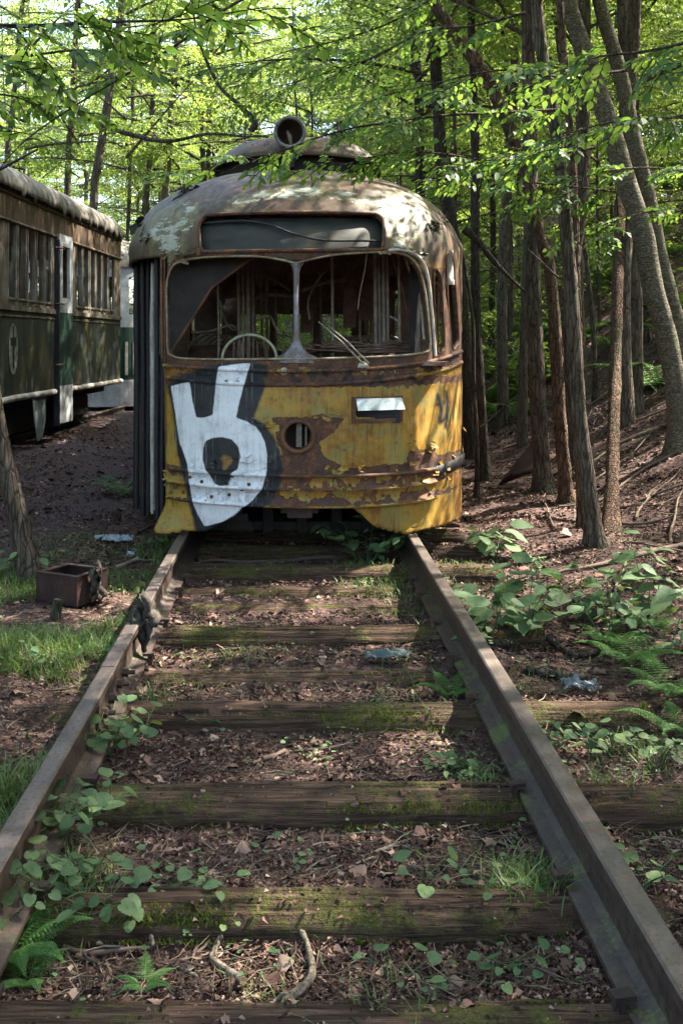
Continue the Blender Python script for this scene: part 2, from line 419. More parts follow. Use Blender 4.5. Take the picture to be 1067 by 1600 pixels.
# ------------------------------------------------------------------ sleepers
n = NT('old_sleeper_wood', .88, .2); o = n.obj()
gr = n.noise(1.0, 8, n.scale(o, (3.5, 60, 60)), .65, .6); gr2 = n.noise(1.0, 5, n.scale(o, (9, 260, 260)))
w = n.ramp(n.math('ADD', n.math('MULTIPLY', gr, .65), n.math('MULTIPLY', gr2, .35)), [(.36, (.010, .006, .0045)), (.46, (.042, .024, .016)), (.55, (.090, .054, .035)), (.68, (.18, .115, .078))])
geo = n.new('ShaderNodeNewGeometry'); sx = n.new('ShaderNodeSeparateXYZ'); n.link(geo.outputs['Normal'], sx.inputs[0])
mb_ = n.math('ADD', n.math('MULTIPLY', n.noise(2.6, 5), .62), n.math('MULTIPLY', n.noise(24, 5), .38))
mm = n.math('MULTIPLY', n.ramp(mb_, [(.51, 0.), (.60, .9)]), n.lin(sx.outputs[2], -.1, .6))
mossc = n.ramp(n.noise(90, 4), [(.3, (.040, .045, .010)), (.6, (.095, .095, .022)), (.8, (.18, .155, .045))])
n.col(n.mix(mm, w, mossc)); n.bump(n.math('ADD', n.math('MULTIPLY', gr, 1.2), n.math('MULTIPLY', mm, n.noise(120, 4))), 1.0, .018); M['tie'] = n.m
def sleeper(ty, xa, xb, rz, w, h, top, seed):
    """cracked old sleeper: a swept rounded block with grooves along it"""
    L = xb - xa; nx = int(L / .018); xs = np.linspace(0, L, nx)
    prof = []
    for t in np.linspace(-1, 1, 34): prof.append((t * w / 2, 0.))
    yy = np.array([p[0] for p in prof])
    X, Yq = np.meshgrid(xs, yy, indexing='ij')
    e = np.abs(Yq) / (w / 2)
    z = -(.030 * e ** 5) - .018 * sstep(.1, 1, -Yq / (w / 2))
    crack = np.zeros_like(z)
    rs = np.random.default_rng(seed)
    for k in range(7):
        c = rs.uniform(-.8, .8) * w / 2; a, b_ = sorted(rs.uniform(-.2, 1.2, 2) * L)
        wd = rs.uniform(.0025, .008); dp = rs.uniform(.006, .028)
        cc = c + .012 * (vnoise(X * 3, X * 0 + k, seed + 3) - .5)
        crack += dp * np.exp(-((Yq - cc) / wd) ** 2) * sstep(a, a + .15, X) * sstep(b_ + .15, b_, X)
    z = z - np.minimum(crack, .035) + .010 * (fbm(X * 2, Yq * 40, seed, 4) - .5) + .006 * (fbm(X * 14, Yq * 60, seed + 8, 3) - .5)
    endw = np.minimum(X, L - X); z = z - .03 * np.exp(-endw / .035)
    Yw = Yq + .014 * (fbm(X * 2.2, Yq * 0, seed + 20, 3) - .5) * 2
    topg = np.stack((X + xa, Yw, z + top), -1)
    bot = lambda s, dz, out: np.stack((xs + xa, Yw[:, s] + out + .006 * (fbm(xs * 30, xs * 0, seed + 60, 2) - .5), z[:, s] + top + dz), -1)[:, None]
    V = np.concatenate((bot(0, -h, .008), bot(0, -h * .5, -.006), bot(0, -.012, -.004), topg, bot(-1, -.012, .004), bot(-1, -h * .5, .006), bot(-1, -h, -.008)), 1)
    c, s = math.cos(rz), math.sin(rz)
    m = MB(); Vr = V.copy(); Vr[..., 0] = V[..., 0] * c - V[..., 1] * s; Vr[..., 1] = V[..., 0] * s + V[..., 1] * c + ty
    m.grid(Vr)
    for k in (0, -1): m.add(Vr[k], [tuple(range(Vr.shape[1]))])
    return m, topg
rr = random.Random(3)
tie_lab = {1: 'mossy sleeper at the very bottom edge of the picture', 2: 'brown cracked sleeper crossing just above the forked stick', 3: 'wide sleeper with moss on its left half, by the leafy clump', 4: 'dark split sleeper with its mossy end sticking out right',
           5: 'grey rotten sleeper half buried under blue plastic scrap', 6: 'long dark sleeper with a bright mossy right end', 7: 'nearly buried thin sleeper in the leaf litter behind the grass',
           8: 'broken dark sleeper lying just in front of the tram plant', 9: 'sleeper nearest the tram with a mossy sunlit end right of the rail'}
TIE_SPEC = {}
for i, ty in enumerate(TIES):
    xa = -1.22 + rr.uniform(-.08, .08); xb = 1.30 + rr.uniform(-.06, .06); rz = rr.uniform(-.012, .012); top = -.166; w = rr.uniform(.13, .155)
    if i == 1: rz = -.006
    xa += .22
    if i in (2, 5, 7, 8): xb = .96
    if i in (1, 3): w = .165
    if i == 5: top = -.210
    if i == 7: top = -.217; xb = .7
    if i == 8: top = -.205; xb = .9
    if i == 4: xb = 1.40; w = .15
    if i == 9: top = -.160; xb = 1.31; w = .17
    m, tg = sleeper(ty, xa, xb, rz, w, .13, top, 100 + i * 7)
    o_ = m.build('sleeper', M['tie'], None, smooth=True)
    TIE_SPEC[i] = (ty, xa, xb, rz, w, top)
    if i in tie_lab: tag(o_, tie_lab[i], 'sleeper', 'sleepers of the near track')
    else: tag(o_, 'old sleeper lost in the shade under the yellow tram' if i > 9 else 'old sleeper just below the bottom edge of the picture', 'sleeper', 'sleepers of the near track')
# ------------------------------------------------------------------ leaves
LT6 = np.array([(0, 0, 0), (.28, .29, .04), (.66, .25, .03), (1, 0, -.06), (.66, -.25, .03), (.28, -.29, .04)])
LF6 = np.array([(0, 3, 2, 1), (0, 5, 4, 3)])
_st = [(0, .0), (.10, .15), (.22, .25), (.36, .29), (.52, .27), (.70, .19), (.86, .08), (1, .0)]
LT15 = np.array([(t, s * w, (.07 * abs(s) * w / .27 * .5) - .10 * t * t) for t, w in _st for s in (1, 0, -1)])
LF15 = np.array([(3 * i + j, 3 * i + j + 3, 3 * i + j + 4, 3 * i + j + 1) for i in range(7) for j in range(2)])
_rt = [(-.13, .15), (-.10, .30), (-.02, .40), (.08, .50), (.16, .47), (.27, .54), (.36, .49), (.48, .51), (.57, .43), (.68, .42), (.76, .31), (.86, .26), (.93, .13), (1.0, .0)]      # heart-shaped, toothed
LTH = np.array([(t + (0 if s else .12 * (t < .1)), s * w, .10 * abs(s) * w - .08 * t * t) for t, w in _rt for s in (1, 0, -1)])
LFH = np.array([(3 * i + j, 3 * i + j + 3, 3 * i + j + 4, 3 * i + j + 1) for i in range(len(_rt) - 1) for j in range(2)])

def norm(a): return a / (np.linalg.norm(a, axis=-1, keepdims=True) + 1e-9)
def leaf_verts(Pp, D, N, S, T=LT6, wid=1.0, F=LF6):
    D = norm(D); N = norm(N - D * (N * D).sum(-1, keepdims=True)); B = np.cross(N, D)
    wd = np.broadcast_to(np.asarray(wid, float), (len(Pp),))
    V = Pp[:, None] + S[:, None, None] * (T[None, :, 0:1] * D[:, None] + T[None, :, 1:2] * B[:, None] * wd[:, None, None] + T[None, :, 2:3] * N[:, None])
    k = len(T); FF = (np.arange(len(Pp)) * k)[:, None, None] + F[None]
    return V.reshape(-1, 3), FF.reshape(-1, F.shape[1])

def gen_spray(seed, L=.8, ls=.085, droop=.15, ntw=7):
    """flat beech-like spray: returns leaf arrays and twig segments; grows along +x"""
    r = np.random.default_rng(seed); Pp = []; D = []; S = []; seg = []
    main = lambda t: np.array((L * t, .06 * L * math.sin(3 * t + seed), -droop * L * t * t))
    seg.append(np.array([main(t) for t in np.linspace(0, 1, 6)]))
    def leaves_on(f, a0, ln, n_):
        for i in range(n_):
            t = (i + 1) / n_; p = f(t); q = f(min(1, t + .02)); d = q - f(t - .02); d = d / (np.linalg.norm(d) + 1e-9)
            ang = (.85 if i % 2 else -.85) * r.uniform(.7, 1.15) * (0.15 if i == n_ - 1 else 1)
            c, s_ = math.cos(ang), math.sin(ang)
            dd = np.array((d[0] * c - d[1] * s_, d[0] * s_ + d[1] * c, d[2] - r.uniform(0, .30)))
            Pp.append(p); D.append(dd); S.append(ls * r.uniform(.6, 1.15))
    for k in range(ntw):
        t0 = .14 + .78 * k / ntw; b = main(t0); sg = 1 if k % 2 else -1; ln = L * .52 * (1 - t0 * .75) * r.uniform(.7, 1.2); an = sg * r.uniform(.6, .95)
        dv = np.array((math.cos(an), math.sin(an), -.08 + r.uniform(-.18, .18)))
        f = lambda t, b=b, dv=dv, ln=ln: b + dv * ln * t - np.array((0, 0, .18 * ln * t * t))
        seg.append(np.array([f(t) for t in (0, .5, 1)])); leaves_on(f, an, ln, max(3, int(ln / (ls * .48))))
    leaves_on(lambda t: main(.3 + .7 * min(t, 1)), 0, L, int(L * .7 / (ls * .6)))
    Pp = np.array(Pp); D = np.array(D); S = np.array(S)
    N = np.array((0, 0, 1.)) + r.normal(0, .42, (len(Pp), 3))
    return Pp, D, N, S, seg
SPRAYS = [gen_spray(i, .85, .066, .10 + .09 * (i % 3), 8) for i in range(6)]
SPRAYS_BIG = [gen_spray(20 + i, .9, .095, .12 + .06 * i, 6) for i in range(5)]

def rotz_pitch(yaw, pitch, roll=0.):
    cy, sy = math.cos(yaw), math.sin(yaw); cp, sp = math.cos(pitch), math.sin(pitch); cr, sr = math.cos(roll), math.sin(roll)
    Rz = np.array(((cy, -sy, 0), (sy, cy, 0), (0, 0, 1))); Ry = np.array(((cp, 0, -sp), (0, 1, 0), (sp, 0, cp))); Rx = np.array(((1, 0, 0), (0, cr, -sr), (0, sr, cr)))
    return Rz @ Ry @ Rx

def crown_meshes(seed, z0, z1, R, nl, per, sc=1.0, rise=.35, sprays=None, twigs=True):
    """limbs around a vertical trunk and the sprays along them"""
    sprays = sprays or SPRAYS
    r = np.random.default_rng(seed); LP = []; LD = []; LN = []; LS = []; limbs = MB()
    for i in range(nl):
        f = (i + r.uniform(0, .8)) / nl; h = z0 + (z1 - z0) * f; yaw = i * 2.4 + r.uniform(-.5, .5)
        ln = R * (1 - .55 * abs(f - .25)) * r.uniform(.65, 1.1)
        up = rise * r.uniform(.4, 1.3)
        ts = np.linspace(0, 1, 7); dirv = np.array((math.cos(yaw), math.sin(yaw), 0)); sd = np.array((-dirv[1], dirv[0], 0))
        wig = r.uniform(-.25, .25)
        path = np.array([(0, 0, h) + dirv * ln * t + sd * wig * ln * t * t + np.array((0, 0, 1)) * ln * (up * t - .22 * t * t) for t in ts])
        limbs.tube(path, .021 * sc * (1.15 - ts) ** 1.1 * (ln / 2.4) + .004, 5, cap=False)
        for k in range(per):
            t = .22 + .78 * (k + r.uniform(0, .6)) / per; j = min(int(t * 6), 5); p = path[j] + (path[j + 1] - path[j]) * (t * 6 - j)
            sgn = 1 if k % 2 else -1
            R_ = rotz_pitch(yaw + sgn * r.uniform(.2, 1.2) + wig * t, r.uniform(-.45, .35), r.uniform(-.5, .5)) * r.uniform(.75, 1.25) * sc
            Pp, D, N, S, seg = sprays[r.integers(len(sprays))]
            LP.append(Pp @ R_.T + p); LD.append(D @ R_.T); LN.append(N @ R_.T); LS.append(S * sc * r.uniform(.85, 1.1))
            if twigs:
                q = seg[0] @ R_.T + p; limbs.tube(q[::2], (.006 * sc, .004 * sc, .002 * sc), 3, cap=False)
    V, F = leaf_verts(np.concatenate(LP), np.concatenate(LD), np.concatenate(LN), np.concatenate(LS))
    lm = MB(); lm.add(V, F); return lm, limbs

def detach(mb, name, mat, smooth=True):
    o = mb.build(name, mat, None, smooth); me = o.data; bpy.data.objects.remove(o); return me

def link_mesh(name, me, parent, loc=(0, 0, 0), rz=0, sc=1.0, rot=None):
    o = bpy.data.objects.new(name, me); COL.objects.link(o); o.parent = parent; o.location = loc
    o.rotation_euler = rot if rot else (0, 0, rz); o.scale = (sc,) * 3; return o

CROWNS = {}
for k in range(4):       # high crowns of the stand (their leaves start above head height)
    lm, lb = crown_meshes(50 + k, 4.6, 10.5, 3.0, 17, 8, 1.0, .5)
    CROWNS['high', k] = (detach(lm, 'crown_high', M['leaf'], False), detach(lb, 'limbs_high', M['bark_bg']))
for k in range(4):       # low understorey crowns
    lm, lb = crown_meshes(80 + k, 1.0, 6.2, 2.3, 14, 8, .95, .28)
    CROWNS['low', k] = (detach(lm, 'crown_low', M['leaf'], False), detach(lb, 'limbs_low', M['bark_bg']))
for k in range(3):       # far trees: bigger leaf clumps
    lm, lb = crown_meshes(110 + k, 1.5, 15, 3.8, 26, 8, 1.7, .3, None, False)
    CROWNS['far', k] = (detach(lm, 'crown_far', M['leaf_far'], False), detach(lb, 'limbs_far', M['bark_bg']))
TRUNKS = []
for k in range(5):
    r = np.random.default_rng(300 + k); zs = np.linspace(-.3, 11.5, 26)
    pth = np.stack((.35 * (fbm(zs * .22, zs * 0, 31 + k, 3) - .5) * (zs / 3 + .2), .35 * (fbm(zs * .22, zs * 0 + 7, 61 + k, 3) - .5) * (zs / 3 + .2), zs), 1); pth[:, :2] -= pth[1, :2]
    rad = (.085 - .0058 * np.maximum(zs, 0)) * (1 + .5 * np.exp(-np.maximum(zs + .1, 0) / .18)) * (1 + .06 * r.normal(size=26) * .5)
    m = MB(); m.tube(pth, np.maximum(rad, .008), 10, noise=.18, seed=k)
    TRUNKS.append(detach(m, 'tree_trunk', M['bark_bg']))

def px_trunk(name, pts, w, Y, label, mat='bark', top=8.0, group='trees right of the yellow tram', crown=True, base=None, sides=18, Y1=None, rough=.16, seed=0, flare=.75, cscale=1.0, kind='high'):
    """tree whose trunk follows photo pixels pts (bottom to top) at distance Y; carried on above the frame"""
    n_ = len(pts); Ys = np.linspace(Y, Y1 if Y1 else Y, n_)
    q = np.array([P(a, b, yy) for (a, b), yy in zip(pts, Ys)])
    gz = float(ground(q[0][0], q[0][1]))
    w_ = np.interp(np.linspace(0, 1, n_), np.linspace(0, 1, len(w)), w) if isinstance(w, (list, tuple)) else np.full(n_, w)
    rad = w_ / FPX * Ys / 2
    d = q[-1] - q[-2]; d = d / d[2]; d[:2] *= .6
    ext = []; er = []
    z = q[-1][2]
    while z < top:
        z += .8; e = q[-1] + d * (z - q[-1][2]); ext.append(e); er.append(rad[-1] * max(.25, 1 - .75 * (z - q[-1][2]) / max(1, top - q[-1][2])))
    q[0][2] = gz + .02
    db = (q[1] - q[0]) / max(.05, q[1][2] - q[0][2])
    pre = q[0] - db * .22
    full = np.vstack((pre, q, np.array(ext))) if ext else np.vstack((pre, q)); rr_ = np.concatenate(([rad[0] * 1.2], rad, er))
    fine = crom(full, 8); rf = np.interp(np.linspace(0, len(full) - 1, len(fine)), np.arange(len(full)), rr_)
    step = .06; L = np.concatenate(([0], np.cumsum(np.linalg.norm(np.diff(fine, axis=0), axis=1)))); s = np.arange(0, L[-1], step)
    fine = np.stack([np.interp(s, L, fine[:, k]) for k in range(3)], 1); rf = np.interp(s, L, rf)
    rf = rf * (1 + flare * np.exp(-np.maximum(fine[:, 2] - gz, 0) / .11)) * (1 + .04 * (vnoise(s * 4, s * 0, seed + 2) - .5) * 2)
    t = thing(name, (q[0][0], q[0][1], gz), label, 'tree', group)
    m = MB(); m.tube(fine, rf, sides, noise=rough, seed=seed + 11)
    rs = np.random.default_rng(seed + 5)
    for k in range(4):      # dead branch stubs
        j = rs.integers(len(fine) // 5, len(fine) - 3); a = rs.uniform(0, 6.28); dv = np.array((math.cos(a), math.sin(a), .5))
        m.tube([fine[j], fine[j] + dv * (rf[j] + .05), fine[j] + dv * (rf[j] + rs.uniform(.1, .5)) + (0, 0, .1)], (rf[j] * .25, .008, .003), 5)
    m.build('trunk', M[mat], t)
    if crown:
        k = seed % 4; cm, lb = CROWNS[kind, k]
        top_ = full[-1]; loc = (top_[0] - t.location[0], top_[1] - t.location[1], top_[2] - 8.8 * cscale - gz)
        link_mesh('limbs', lb, t, loc, seed * 1.3, cscale); link_mesh('crown', cm, t, loc, seed * 1.3, cscale)
    return t

G = 'trees right of the yellow tram'
px_trunk('leaning_tree', [(1064, 700), (1053, 592), (1034, 500), (1019, 450), (1003, 362), (977, 282), (950, 191), (927, 126), (904, 57), (885, 0)], [35, 33, 31, 33, 33, 32, 31, 30, 28, 27], 9.5, 'smooth grey-green trunk leaning left across the top right, the front one of a crossing pair', 'bark_smooth', seed=1, rough=.08)
px_trunk('leaning_tree', [(1075, 560), (1057, 515), (1041, 450), (1026, 381), (1007, 286), (988, 210), (973, 133), (957, 76), (935, 0)], [30, 29, 27, 25, 24, 23, 22, 22, 20], 10.4, 'smooth trunk leaning left at the right edge, just behind its thicker twin', 'bark_smooth', seed=2, rough=.08, crown=False)
px_trunk('straight_tree', [(928, 851), (916, 744), (904, 649), (897, 534), (889, 420), (882, 340), (879, 305), (866, 191), (851, 114), (839, 19)], [25, 25, 24, 22, 21, 21, 20, 20, 19, 18], 7.1, 'dark brown trunk with the lowest foot of the group, its right edge catching the sun', 'bark', seed=3, rough=.2, cscale=.75)
px_trunk('brown_tree', [(908, 834), (905, 744), (905, 640), (903, 540), (900, 450), (898, 380), (896, 305), (889, 191), (880, 90), (874, 0)], [13, 13, 13, 13, 13, 13, 12, 12, 12, 11], 7.8, 'thin rough sunlit brown trunk tucked right behind the nearest dark trunk', 'bark_brown', seed=4, rough=.35, crown=False)
px_trunk('brown_tree', [(954, 824), (957, 687), (961, 573), (965, 420), (968, 320), (972, 270), (957, 200), (940, 150), (918, 70), (898, 0)], [20, 19, 18, 17, 16, 14, 12, 11, 10, 9], 7.75, 'straight reddish-brown trunk, rightmost of those standing on flat ground', 'bark_brown', seed=5, rough=.2, Y1=12.5, crown=False)
px_trunk('brown_tree', [(885, 782), (874, 649), (868, 534), (858, 420), (847, 382), (828, 305), (813, 248), (793, 198), (770, 140), (748, 103), (706, 46), (670, -10)], [20, 19, 19, 18, 18, 18, 18, 18, 19, 19, 18, 17], 9.0, 'flaky brown trunk curving strongly left towards the tram roof higher up', 'bark_brown', seed=6, rough=.35, crown=False)
px_trunk('straight_tree', [(849, 760), (839, 611), (832, 420), (828, 267), (826, 150), (824, 20)], [27, 25, 24, 22, 21, 20], 9.6, 'thick upright grey trunk beside the tilted rusty plate', 'bark', seed=7)
px_trunk('straight_tree', [(893, 748), (889, 640), (887, 534), (897, 400), (908, 300), (910, 191), (912, 60)], [19, 19, 20, 21, 22, 21, 20], 10.4, 'dark trunk standing behind the curved brown one, mid group', 'bark', seed=8, crown=False)
px_trunk('dark_tree', [(758, 733), (746, 534), (742, 420), (742, 229), (738, 100), (735, 0)], [15, 14, 14, 13, 12, 12], 10.5, 'slim dark trunk, second to the right of the yellow tram', 'bark_dark', seed=9)
px_trunk('dark_tree', [(736, 700), (730, 600), (722, 480), (714, 420), (700, 330), (690, 267), (684, 160), (679, 60)], [19, 19, 19, 19, 20, 20, 19, 18], 12.5, 'thick dark trunk right against the edge of the yellow tram', 'bark_dark', seed=10)
px_trunk('sapling', [(744, 765), (745, 700), (740, 600), (738, 500), (728, 430), (720, 380), (700, 300)], [7, 7, 6, 6, 5, 5, 4], 9.6, 'very thin dark sapling in front of the slim dark trunk', 'bark_dark', seed=11, crown=False, top=3.2)
px_trunk('sapling', [(930, 660), (926, 515), (918, 430), (905, 330), (890, 200), (870, 60)], [9, 8, 7, 7, 6, 6], 13, 'thin wavy sapling between the dark trunk and the reddish one', 'bark', seed=12, crown=False, top=7)
px_trunk('straight_tree', [(1012, 640), (1008, 520), (1000, 400), (996, 250), (990, 100), (985, 0)], [12, 12, 11, 11, 10, 10], 15, 'slim trunk on the bank seen between the leaning pair and the reddish one', 'bark', seed=13)
px_trunk('straight_tree', [(800, 610), (797, 480), (795, 350), (792, 180), (789, 0)], [12, 12, 11, 10, 10], 17, 'distant slim trunk above the ferns right of the tram', 'bark_dark', seed=14)
px_trunk('straight_tree', [(765, 600), (768, 480), (770, 350), (765, 180), (760, 0)], [9, 9, 9, 8, 8], 19, 'distant thin trunk over the fern bank, close to the tram', 'bark_dark', seed=15)
GL = 'trees behind the trams on the left'
px_trunk('left_tree', [(100, 420), (107, 259), (112, 200), (116, 112), (122, 0)], [11, 10, 10, 9, 8], 20, 'slender trunk rising above the middle of the green tram roof', 'bark_bg', group=GL, seed=16)
px_trunk('left_tree', [(143, 430), (147, 323), (153, 259), (166, 180), (183, 62), (192, 0)], [13, 13, 13, 13, 11, 10], 19, 'dark trunk leaning right above the far end of the green tram', 'bark_bg', group=GL, seed=17)
px_trunk('left_tree', [(226, 440), (229, 330), (233, 259), (238, 170), (242, 101), (240, 0)], [9, 9, 9, 8, 8, 7], 22, 'thin trunk just left of the yellow tram roof, forked pair', 'bark_bg', group=GL, seed=18)
px_trunk('left_tree', [(256, 440), (258, 330), (262, 259), (267, 190), (273, 124), (282, 0)], [12, 12, 12, 11, 10, 9], 21, 'grey trunk rising from behind the left shoulder of the yellow roof', 'bark_smooth', group=GL, seed=19)
px_trunk('left_tree', [(322, 440), (320, 330), (318, 259), (314, 150), (312, 56), (314, 0)], [9, 9, 9, 8, 8, 7], 23, 'thin trunk behind the roof, left of the round roof lamp', 'bark_bg', group=GL, seed=20)
px_trunk('left_tree', [(332, 440), (328, 330), (326, 259), (328, 150), (335, 0)], [8, 8, 8, 8, 7], 24.5, 'second thin trunk of the close pair left of the roof lamp', 'bark_bg', group=GL, seed=21)
px_trunk('left_tree', [(8, 420), (12, 259), (20, 180), (30, 60), (36, 0)], [9, 9, 8, 8, 7], 19.5, 'thin trunk at the left edge above the green tram', 'bark_bg', group=GL, seed=22)
px_trunk('left_tree', [(188, 440), (205, 250), (208, 150), (200, 0)], [6, 6, 6, 5], 24, 'thinnest trunk between the two trams', 'bark_bg', group=GL, seed=23)
px_trunk('left_tree', [(660, 330), (655, 200), (650, 100), (645, 0)], [16, 15, 15, 14], 18, 'dark trunk rising behind the right part of the yellow roof', 'bark_dark', group=GL, seed=24)
px_trunk('near_tree', [(50, 915), (36, 840), (20, 770), (6, 710), (-6, 650), (-16, 580), (-30, 480)], [33, 32, 30, 28, 27, 26, 24], 6.1, 'speckled grey trunk leaning left beside the rusty box', 'bark', top=7.5, group='', seed=25, rough=.12)

# the rest of the stand, scattered; shared meshes
def blocked(x, y):
    if (x - 6.3) ** 2 + (y - 9.3) ** 2 < 9 : return True
    if abs(x - .02) < 2.0 and -2 < y < 23: return True
    if -7.3 < x < -1.6 and 2.0 < y < 27: return True
    if -2.2 < x < 1.6 and y < 5 and y > -6: return True
    # keep the sight lines of the picture clear close by
    if 0 < y < 9.5 and -.34 * y - .9 < x < .42 * y + .9: return True
    return False
pts = []
rt = random.Random(11)
def scatter(n_, x0, x1, y0, y1, dmin):
    c = 0; tries = 0
    while c < n_ and tries < 6000:
        tries += 1
        x, y = rt.uniform(x0, x1), rt.uniform(y0, y1)
        if blocked(x, y): continue
        if any((x - a) ** 2 + (y - b) ** 2 < dmin * dmin for a, b in pts): continue
        pts.append((x, y)); c += 1
scatter(34, 2.5, 16, -6, 14, 2.2); n_a = len(pts)
scatter(18, -15, -2, -8, 10, 2.6); n_b = len(pts)
scatter(74, -16, 18, 13, 38, 2.1); n_c = len(pts)
scatter(46, 3, 22, 13, 36, 1.7)
n_x = len(pts)
EXTRA = [(5.6, 1.0), (6.8, 3.4), (4.2, 5.6), (2.75, 12.4), (2.9, 14.3), (3.5, 16.6), (3.6, 11.2), (5.9, 5.6), (7.6, 1.2), (4.6, -1.2), (0.4, 24.5), (-1.2, 26), (1.8, 25.5), (2.3, 22), (3.0, 20), (-2.4, 28)]  # added trees; the nearer ones are placed so their crowns cast shade
pts += EXTRA
def bg_tree(x, y, kindname, label, group, kind, i):
    z = float(ground(x, y)); sc = rt.uniform(.85, 1.2)
    t = thing(kindname, (x, y, z), label, 'tree', group)
    rz = rt.uniform(0, 6.28)
    ts = rt.uniform(.55, 1.25) if kind == 'high' else rt.uniform(.35, .6)
    tr = link_mesh('trunk', TRUNKS[i % 5], t, (0, 0, 0), rz, 1.0); tr.scale = (ts, ts, sc)
    cm, lb = CROWNS[kind, i % (3 if kind == 'far' else 4)]
    link_mesh('limbs', lb, t, (0, 0, 0), rz, sc); link_mesh('crown', cm, t, (0, 0, 0), rz, sc)
for i, (x, y) in enumerate(pts):
    if n_x <= i < n_x + 11: kind = 'high'
    elif y > 13: kind = 'low' if (i % 2 or n_c <= i < n_x) else 'high'
    elif x > 2: kind = 'low' if (i % 3 == 0 and (x > 6 or y > 9)) else 'high'
    else: kind = 'high'
    if kind == 'low': lab, grp, nm = 'low leafy understorey tree among the crowded woods', 'understorey trees', 'understorey_tree'
    else: lab, grp, nm = 'slender forest tree with a high leafy crown in the crowded stand', 'slender forest trees', 'forest_tree'
    bg_tree(x, y, nm, lab, grp, kind, i)
for i in range(130):
    y = rt.uniform(38, 66); x = (rt.uniform(-.45, .62) if i % 2 else rt.uniform(.08, .62)) * y
    bg_tree(x, y, 'distant_tree', 'distant sunlit tree closing off the woods', 'distant trees', 'far', i)
print('leaf trees', len(pts))

# ------------------------------------------------------------------ branches hanging into the picture
def overhang(pix, label, group=None, w=.012, ls=1.0, every=.22, seed=0, big=True, leaves=True, spread=1.0, name='leafy_branch', mat=None, scl=.6, pitch=-.05, t0=.05):
    """pix: (x, y, distance) control points from the root to the tip"""
    q = crom(np.array([P(a, b, c) for a, b, c in pix]), 10); r = np.random.default_rng(seed + 900)
    L = np.concatenate(([0], np.cumsum(np.linalg.norm(np.diff(q, axis=0), axis=1))))
    t = thing(name, q[0], label, 'branch', group); m = MB(); m.tube(q, np.linspace(w, w * .22, len(q)), 7, noise=.25, seed=seed)
    LP = []; LD = []; LN = []; LS = []
    s = L[-1] * t0; k = 0; src = SPRAYS_BIG if big else SPRAYS
    while leaves and s < L[-1]:
        p = np.array([np.interp(s, L, q[:, j]) for j in range(3)]); e = np.array([np.interp(min(s + .05, L[-1]), L, q[:, j]) for j in range(3)]) - p
        yaw = math.atan2(e[1], e[0]) if abs(e[0]) + abs(e[1]) > 1e-6 else 0
        a = yaw + (1 if k % 2 else -1) * r.uniform(.35, 1.0) * spread
        if s > L[-1] - every: a = yaw
        f = scl * r.uniform(.7, 1.2)
        R_ = rotz_pitch(a, pitch + r.uniform(-.4, .25), r.uniform(-.6, .6)) * f
        Pp, D, N, S, seg = src[r.integers(len(src))]
        LP.append(Pp @ R_.T + p); LD.append(D @ R_.T); LN.append(N @ R_.T); LS.append(S * ls * .62 * r.uniform(.85, 1.1, len(S)))
        for sg in seg: m.tube(sg @ R_.T + p, .0028, 3, cap=False)
        s += every * r.uniform(.7, 1.3); k += 1
    m.build('stem', M[mat or 'bark_dark'], t)
    if leaves:
        V, F = leaf_verts(np.concatenate(LP), np.concatenate(LD), np.concatenate(LN), np.concatenate(LS), LT15, 1.0, LF15)
        b = MB(); b.add(V, F); b.build('foliage', M['leaf_near'], t, smooth=True)
    return t
OB = 'leafy branches hanging into view'
overhang([(430, -30, 4.6), (340, 22, 4.5), (281, 67, 4.4), (214, 107, 4.3), (112, 169, 4.2), (34, 225, 4.1), (-20, 290, 4.0)], 'long thin twig sweeping from the top centre down to the left edge', OB, .008, 1, .42, 1, scl=.34)
overhang([(-60, 40, 3.6), (60, 40, 3.7), (170, 34, 3.8), (290, 30, 3.9), (420, 10, 4.0)], 'dark leafy branch across the top left corner', OB, .010, 1.0, .17, 2, scl=.38)
overhang([(-70, 90, 3.9), (30, 88, 3.9), (130, 78, 4.0), (230, 85, 4.1)], 'second leafy branch at the left edge, lower than the corner one', OB, .008, 1.0, .18, 3, scl=.36)
overhang([(-60, 150, 4.4), (20, 150, 4.4), (90, 185, 4.4)], 'short leafy twig at the left edge above the green tram', OB, .007, 1.0, .18, 4, scl=.34)
overhang([(60, 118, 9.6), (107, 163, 9.4), (157, 194, 9.2), (225, 216, 9.0), (270, 220, 8.9), (326, 209, 8.9), (382, 213, 8.8), (420, 214, 8.7)], 'bare brown branch arching low over the trams', 'bare branches', .030, leaves=False, name='bare_branch', mat='bark', seed=5)
overhang([(392, 205, 9.6), (398, 190, 9.6), (375, 165, 9.7), (340, 130, 9.9), (310, 60, 10.1), (300, 0, 10.3)], 'dark knobbly broken branch just left of the roof lamp', 'bare branches', .034, leaves=False, name='bare_branch', mat='bark_dark', seed=6)
overhang([(725, 357, 9.8), (745, 375, 9.8), (765, 400, 9.75), (790, 428, 9.7), (822, 458, 9.65)], 'dead dark limb slanting from the tram to the thick upright trunk', 'bare branches', .045, leaves=False, name='bare_branch', mat='bark_dark', seed=7)
overhang([(930, 230, 6.6), (850, 245, 6.4), (760, 250, 6.2), (690, 240, 6.0), (610, 240, 5.8), (520, 262, 5.7)], 'leafy branch drooping over the right half of the yellow roof', OB, .010, .95, .20, 8, scl=.50)
overhang([(900, 170, 6.6), (800, 175, 6.4), (700, 180, 6.2), (600, 192, 6.0), (520, 208, 5.9), (400, 250, 5.9), (335, 275, 5.9)], 'long leafy branch reaching in front of the round roof lamp', OB, .011, .95, .24, 9, scl=.44)
overhang([(980, 110, 6.3), (880, 120, 6.1), (780, 110, 6.0), (680, 130, 5.9), (600, 150, 5.8)], 'leafy branch across the upper right above the curved trunk', OB, .010, .95, .20, 10, scl=.5)
